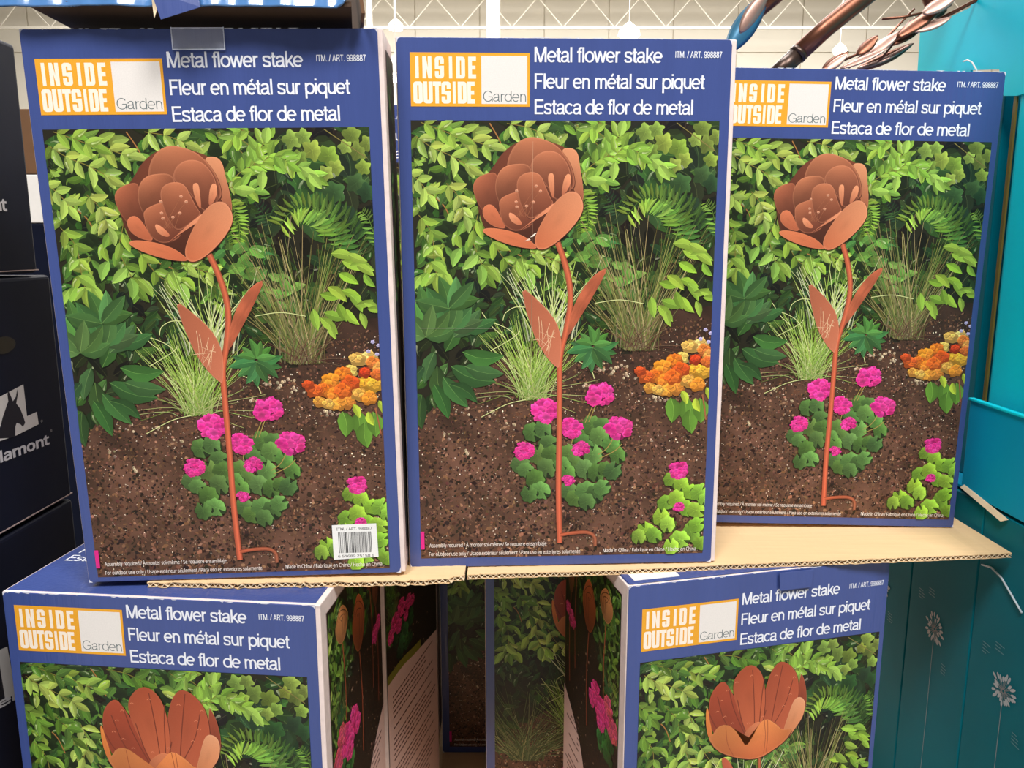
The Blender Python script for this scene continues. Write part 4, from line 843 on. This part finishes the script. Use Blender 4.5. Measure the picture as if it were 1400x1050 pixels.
L_ = [dp(0, 542), dp(8, 535), dp(31, 525.5), dp(36, 569), dp(49.5, 563), dp(52, 580), dp(21, 595.5), dp(20, 583), dp(0, 584)]
x00, y00 = dp(0, 542); x01, y01 = dp(0, 584)
A.poly([(x00 - 35, y00 + 14), (x00 - 2, y00)] + [dp(31, 525.5), dp(36, 569), dp(49.5, 563), dp(52, 580), dp(21, 595.5)] + [(x01 - 35, y01 + 18)], GR); A.layer()
A.poly([dp(-8, 600)] + [dp(x / 3.28, 480 + y / 3.28) for x, y in ((0, 335), (8, 300), (28, 240), (34, 225), (30, 195), (33, 175), (45, 200), (55, 225), (68, 205), (74, 170), (77, 195), (70, 235), (88, 258), (104, 300), (110, 322), (100, 340), (88, 328), (72, 322), (66, 340), (66, 382), (40, 390))], (16, 18, 30)); A.layer()
lx0, ly0 = dp(2, 652); lx1, ly1 = dp(67, 608)
V, F = text('lamont', lx0, lx1, 0, 15, .028); yb0 = dp(3, 631)[1]; yb1 = dp(66, 607)[1]
V = [(x, y + yb0 + (yb1 - yb0) * (x - dp(3, 631)[0]) / (dp(66, 607)[0] - dp(3, 631)[0])) for x, y in V]; A.shape(V, [(186, 186, 190)] * len(V), F)
rx, ry = dp(68, 591); V, F = text('\u00ae', rx, rx + 5, ry, 4); A.shape(V, [(150, 150, 150)] * len(V), F); rx, ry = dp(55, 578); V, F = text('\u00ae', rx, rx + 5, ry, 4); A.shape(V, [(150, 150, 150)] * len(V), F)
on_side(tl, A, .4, d, .356)
p = dp(4, 472)
A = Art(1e-4); A.poly([(p[0] + 26 * math.cos(a) * (1 if abs(math.cos(a)) < .8 else 1.05), p[1] + 12 * math.sin(a)) for a in [k * math.pi / 12 for k in range(24)]], (34, 30, 20)); on_side(tl, A, .4, d, .356, 'hand_hole')
tl, d = dark_box('dark navy carton with cropped white letter, lowest seen in the far left stack', XL, .80, 1.23, -.765, -.404)
A = Art(1e-4)
def dp3(px, py): p = rayx(px, py, XL); return ((p.y - .80) * 1000, (-.404 - p.z) * 1000)
A.poly([dp3(-40, 905), dp3(9, 884), dp3(21, 948), dp3(-40, 985)], GR); A.layer(); A.poly([dp3(-30, 890), dp3(-6, 880), dp3(6, 955), dp3(-30, 975)], (16, 18, 30))
g0, g1 = dp3(-30, 985), dp3(22, 955); V, F = text('gel', g0[0], g1[0], 0, 13, .028); V = [(x, y + g0[1] + (g1[1] - g0[1]) * (x - g0[0]) / (g1[0] - g0[0])) for x, y in V]; A.shape(V, [(186, 186, 190)] * len(V), F)
on_side(tl, A, .4, d, .361)
tl, d = dark_box('plain dark navy carton at the bottom of the far left stack', XL, .80, 1.23, -1.115, -.769)

# ------------------------------------------------------------------ small stack glimpsed between the dark cartons and the left carton
za, zb, zc = ray(50, 305, 2.0).z, ray(50, 238, 2.0).z, ray(50, 148, 2.0).z
for z0_, z1_, m_, lb in ((-1.27, za, 'dark', 'dark carton low in the narrow gap behind the left carton'), (za, zb, 'white', 'white carton glimpsed in the narrow gap beside the left carton'), (zb, zc, 'kraftbrown', 'brown carton glimpsed in the narrow gap, on a white carton')):
    t = thing('carton', lb, 'box', (-1.16, 2.15, z0_)); link('carton_body', boxm(-.15, .2, -.15, .15, 0, z1_ - z0_ - .001, .004), M[m_], t); link('closing_tape', boxm(-.1505, .2005, -.02, .02, .02, z1_ - z0_ - .0005), M['flute'], t)

# ------------------------------------------------------------------ teal cartons on the right
XR = .722
def dandelion(A, x, y, r, c, stem):
    line(A, [(x, y + r * .3), (x + 1, y + stem * .5), (x, y + stem)], 1.3, mul(c, .8)); A.layer()
    for i in range(26):
        a = i * 2.399; q = R.uniform(.45, .95) * r; L = r * R.uniform(.14, .26); x1, y1 = x + q * math.cos(a), y + q * math.sin(a); ca, sa = math.cos(a), math.sin(a)
        blade(A, [(x + r * .08 * ca, y + r * .08 * sa), (x1, y1)], r * .045, mul(c, .7), mul(c, .9))
        w_ = r * .085; P = [(x1 + L * math.cos(t) * ca - w_ * math.sin(t) * sa, y1 + L * math.cos(t) * sa + w_ * math.sin(t) * ca) for t in [k * math.pi / 5 for k in range(10)]]
        A.poly(P, c)
    A.layer()
teals = []
for k, (ya, yb, lb) in enumerate(((.962, 1.150, 'nearest deep teal carton with silver dandelion print, lower right'), (1.153, 1.340, 'middle deep teal carton with silver dandelion print under the board'), (1.343, 1.53, 'farthest deep teal carton with dim dandelion print beside the tulip carton'))):
    t = thing('teal_carton', lb, 'box', (XR + .2, (ya + yb) / 2, -1.115), 0, 'deep teal cartons with dandelion print')
    d = (yb - ya) / 2
    link('carton_body', boxm(-.2, .2, -d, d, 0, .725, .002), M['tealdark'], t)
    A = Art(1e-4); u = (1.0611 - .962) * 1000; v = -(-.39 + .644) * -1000
    dandelion(A, d * 2000 - (ya + d * 2 - (ya + .099)) * 1000 if 0 else d * 2000 - 99, 254, 27, (176, 188, 196), 330)
    # small unreadable marks
    for (mx, my, n_) in ((30, 205, 4), (118, 300, 4), (60, 190, 3)):
        for q_ in range(n_): A.rect(mx, my + q_ * 5, mx + R.uniform(10, 22), my + q_ * 5 + 1.2, (96, 150, 160))
    o = link('printed_dandelion', A.mesh('dandelion'), None, t); o.location = (-.2009, d, .725); o.rotation_euler = (0, 0, -math.pi / 2)
t = thing('teal_tray', 'teal cardboard tray with torn lower edge right of the right carton', 'tray', (XR, 1.02, -.385))
link('front_lip', boxm(0, .004, -.12, .198, .0, .148, .0015), M['tealtray'], t); link('rim_fold', boxm(-.003, .006, -.12, .198, .146, .150, .001), M['teal'], t)
link('tray_bottom', boxm(.004, .4, -.12, .45, 0, .004), M['tealtray'], t)
V, F = slab_pts((-.002, .195, .004), (-.006, .08, -.012), (-.002, .07, -.006), (.001, .19, .010), .0016, (-1, 0, 0)); link('torn_liner', mesh('tl', V, F), M['flute'], t)['label'] = 'torn pale liner strip'
P = []
rr = random.Random(9)
for k in range(16): y = .03 - k * .006; P.append(slab_pts((-.003, y, .004 + rr.uniform(-.004, .004)), (-.006, y - .007, .003 + rr.uniform(-.012, .002)), (-.004, y - .008, -.006 + rr.uniform(-.01, .004)), (-.002, y + .001, -.004 + rr.uniform(-.006, 0)), .0008, (-1, 0, 0)))
link('torn_fibres', merge(P), M['flute'], t)
for k, (ya, yb, lb) in enumerate(((.93, 1.222, 'tall bright teal carton standing in the teal tray at far right'),)):
    t = thing('teal_display_carton', lb, 'box', (.748, (ya + yb) / 2, -.380)); d = (yb - ya) / 2
    link('carton_body', boxm(0, .3, -d, d, 0, .80, .012), M['teal'], t)
    link('edge_strip', boxm(-.001, .002, d - .001, d + .006, 0, .60), M['olive'], t)
t = thing('teal_carton', 'dark recessed teal carton behind the bright teal one', 'box', (.93, 1.45, -.380)); link('carton_body', boxm(-.165, .2, -.17, .17, 0, .635, .002), M['tealdark'], t); link('closing_tape', boxm(-.166, -.1, -.171, .171, .635, .6355), M['film'], t)
t = thing('teal_hood', 'bright teal cardboard hood above the right carton', 'cover', (.742, 1.2, .2))
p0 = rayx(1327, 12, .745); 
def hood_panel(pts, th=.004):
    V = [tuple(p) for p in pts] + [tuple(p + Vector((th, 0, 0))) for p in pts]; n = len(pts)
    return V, [tuple(range(n)), tuple(range(2 * n - 1, n - 1, -1))] + [(i, i + n, (i + 1) % n + n, (i + 1) % n) for i in range(n)]
def hp(*q): return [rayx(x, y, .745) - Vector((.742, 1.2, .2)) for x, y in q]
V, F = hood_panel(hp((1327, 5), (1460, -70), (1460, 150), (1400, 128), (1390, 131), (1372, 131), (1366, 95), (1327, 96))); link('near_panel', mesh('hood', V, F), M['teal'], t)
V, F = hood_panel(hp((1327, 10), (1327, 130), (1252, 132), (1258, 42))); link('far_panel', mesh('hood', V, F), M['teal'], t)
V, F = tube([tuple(v) for v in hp((1322, 84), (1328, 82), (1334, 85), (1340, 95), (1343, 106))], .0012, 8); V = [(x - .006, y, z) for x, y, z in V]; link('white_cord', mesh('cord', V, F, True), M['white'], t)['label'] = 'white looped cord'
V, F = tube([tuple(rayx(x, y, XR) - Vector((.742, 1.2, .2)) + Vector((-.003, 0, 0))) for x, y in ((1345, 772), (1358, 776), (1372, 790), (1385, 812), (1400, 838))], .0014, 8)
t2 = thing('packing_strap', 'thin pale packing strap curving down the nearest deep teal carton', 'strap', (.742, 1.2, .2)); link('strap', mesh('strap', V, F, True), M['silver'], t2)

# ------------------------------------------------------------------ bronzed metal stakes lying over the right cartons
def leafblade(name, a, b, wid, cup, m, parent, roll=0.0, n=14, th=.0012):
    a = Vector(a); b = Vector(b); d = b - a; L = d.length; d.normalize(); s = d.cross(Vector((0, 1, 0))).normalized(); up = s.cross(d).normalized()
    s2 = s * math.cos(roll) + up * math.sin(roll); u2 = s2.cross(d).normalized(); V = []; F = []; m_ = 6
    for i in range(n + 1):
        t = i / n; ww = wid * (math.sin(math.pi * t ** .85) ** .75 if 0 < t < 1 else 0) + .0003
        for j in range(m_ + 1):
            q = j / m_ * 2 - 1; V.append(tuple(a + d * L * t + s2 * q * ww + u2 * (cup * (q * q - 1) * ww + cup * .5 * wid * math.sin(math.pi * t))))
    for i in range(n):
        for j in range(m_): F.append((i * (m_ + 1) + j, i * (m_ + 1) + j + 1, (i + 1) * (m_ + 1) + j + 1, (i + 1) * (m_ + 1) + j))
    o = link(name, mesh(name, V, F, True), m, parent); mo = o.modifiers.new('th', 'SOLIDIFY'); mo.thickness = th; return o
g = 'bronzed garden stakes'
t = thing('metal_garden_stake', 'blue and bronze metal stake with pointed leaf above the middle carton corner', 'garden stake', ray(1060, -60, 1.30), 0, g); O = t.location.copy()
def rl(px, py, Y): return ray(px, py, Y) - O
V, F = tube([rl(1020, 30, 1.30), rl(1060, -6, 1.30), rl(1110, -60, 1.30), rl(1900, -806, 1.36)], [.010, .013, .014, .014], 14); link('pole', mesh('pole', V, F, True), M['copper'], t)
leafblade('leaf', rl(994, 72, 1.29), rl(1050, -12, 1.29), .017, .5, M['bluemetal'], t, .2); leafblade('leaf', rl(1012, 45, 1.285), rl(1052, -14, 1.285), .012, .5, M['copperpale'], t, -.2)
t = thing('metal_garden_stake', 'thick bronze tube stake leaning up behind the right carton', 'garden stake', ray(1190, -8, 1.34), 0, g); O = t.location.copy()
V, F = tube([rl(1091, 74, 1.34), rl(1130, 38, 1.34), rl(1210, -26, 1.34), rl(1900, -606, 1.38)], .0145, 20); link('pole', mesh('pole', V, F, True), M['copper'], t)
V, F = tube([rl(1050, 112, 1.34), rl(1092, 73, 1.34)], .0138, 20); link('tube_end', mesh('tube_end', V, F, True), M['steel'], t)
V, F = tube([rl(1089, 76, 1.34), rl(1094, 71, 1.34)], .0152, 20); link('collar', mesh('collar', V, F, True), M['steel'], t)
t = thing('metal_garden_stake', 'bronzed flower stake with bundled curved petals and thin stems, upper right', 'garden stake', ray(1280, 18, 1.36), 0, g); O = t.location.copy()
V, F = tube([rl(1262, -20, 1.37), rl(1272, 4, 1.37), rl(1288, 20, 1.37)], .010, 14); link('pole', mesh('pole', V, F, True), M['copper'], t)
for (a, b, r_) in (((1132, 92), (1260, 32), .0022), ((1160, 92), (1282, 12), .0028), ((1178, 84), (1250, 12), .0018), ((1206, 26), (1262, 18), .0022), ((1150, 94), (1292, 10), .003), ((1200, 86), (1245, 28), .0018), ((1215, 62), (1300, 6), .0022), ((1270, 34), (1900, -296), .0030)):
    V, F = tube([rl(a[0], a[1], 1.35), rl((a[0] + b[0]) / 2, (a[1] + b[1]) / 2 + 1.5, 1.35), rl(b[0], b[1], 1.35)], r_, 8); link('stem_rod', mesh('rod', V, F, True), M['copper'], t)
for i, (a, b, wd, cp, mm, rl_) in enumerate((((1168, 99), (1249, 60), .0135, .9, 'copper', 1.25), ((1172, 95), (1247, 61), .0105, .3, 'copperpale', 1.0), ((1124, 98), (1160, 71), .0095, .3, 'copper', .5), ((1130, 96), (1159, 74), .007, .2, 'copperpale', .5),
        ((1208, 64), (1262, 36), .0135, .3, 'copper', 1.0), ((1180, 80), (1232, 42), .0125, .3, 'copperpale', .9), ((1172, 76), (1200, 49), .010, .3, 'copper', .7), ((1226, 52), (1290, 6), .0125, .3, 'copper', .8), ((1246, 44), (1300, 24), .012, .3, 'copperpale', .9), ((1262, 20), (1312, -12), .013, .3, 'copperpale', .7), ((1150, 94), (1214, 66), .008, .3, 'copperpale', .9))):
    leafblade('petal', rl(a[0], a[1], 1.36 - .004 * i), rl(b[0], b[1], 1.36 - .004 * i), wd, cp, M[mm], t, rl_)

e1, e2, e3 = ray(1900, -806, 1.36), ray(1900, -606, 1.38), ray(1900, -296, 1.35)
xb = max(e1.x, e2.x, e3.x) + .002
t = thing('display_bin', 'tall teal bin holding the bronzed stakes, beyond the right edge', 'bin', (xb + .2, 1.38, -1.122)); th_ = 1.122 + e3.z - .03
link('carton_body', boxm(-.2, .2, -.16, .16, 0, th_, .004), M['tealdark'], t); link('rim', boxm(-.204, .204, -.164, .164, th_ - .03, th_ + .002, .002), M['teal'], t)
link('stake_holder', boxm(-.199, .12, -.09, .09, th_ + .002, 1.122 + e1.z + .03, .002), M['kraft'], t)
for o in bpy.data.objects:
    n = o.name.split('.')[0]
    if n in ('edge_wear', 'printed_caption', 'printed_heading', 'printed_picture', 'side_picture', 'printed_emblem', 'printed_word', 'printed_dandelion', 'torn_fibres', 'tape_seal', 'print_crease', 'barcode_sticker'): o['kind'] = 'stuff'
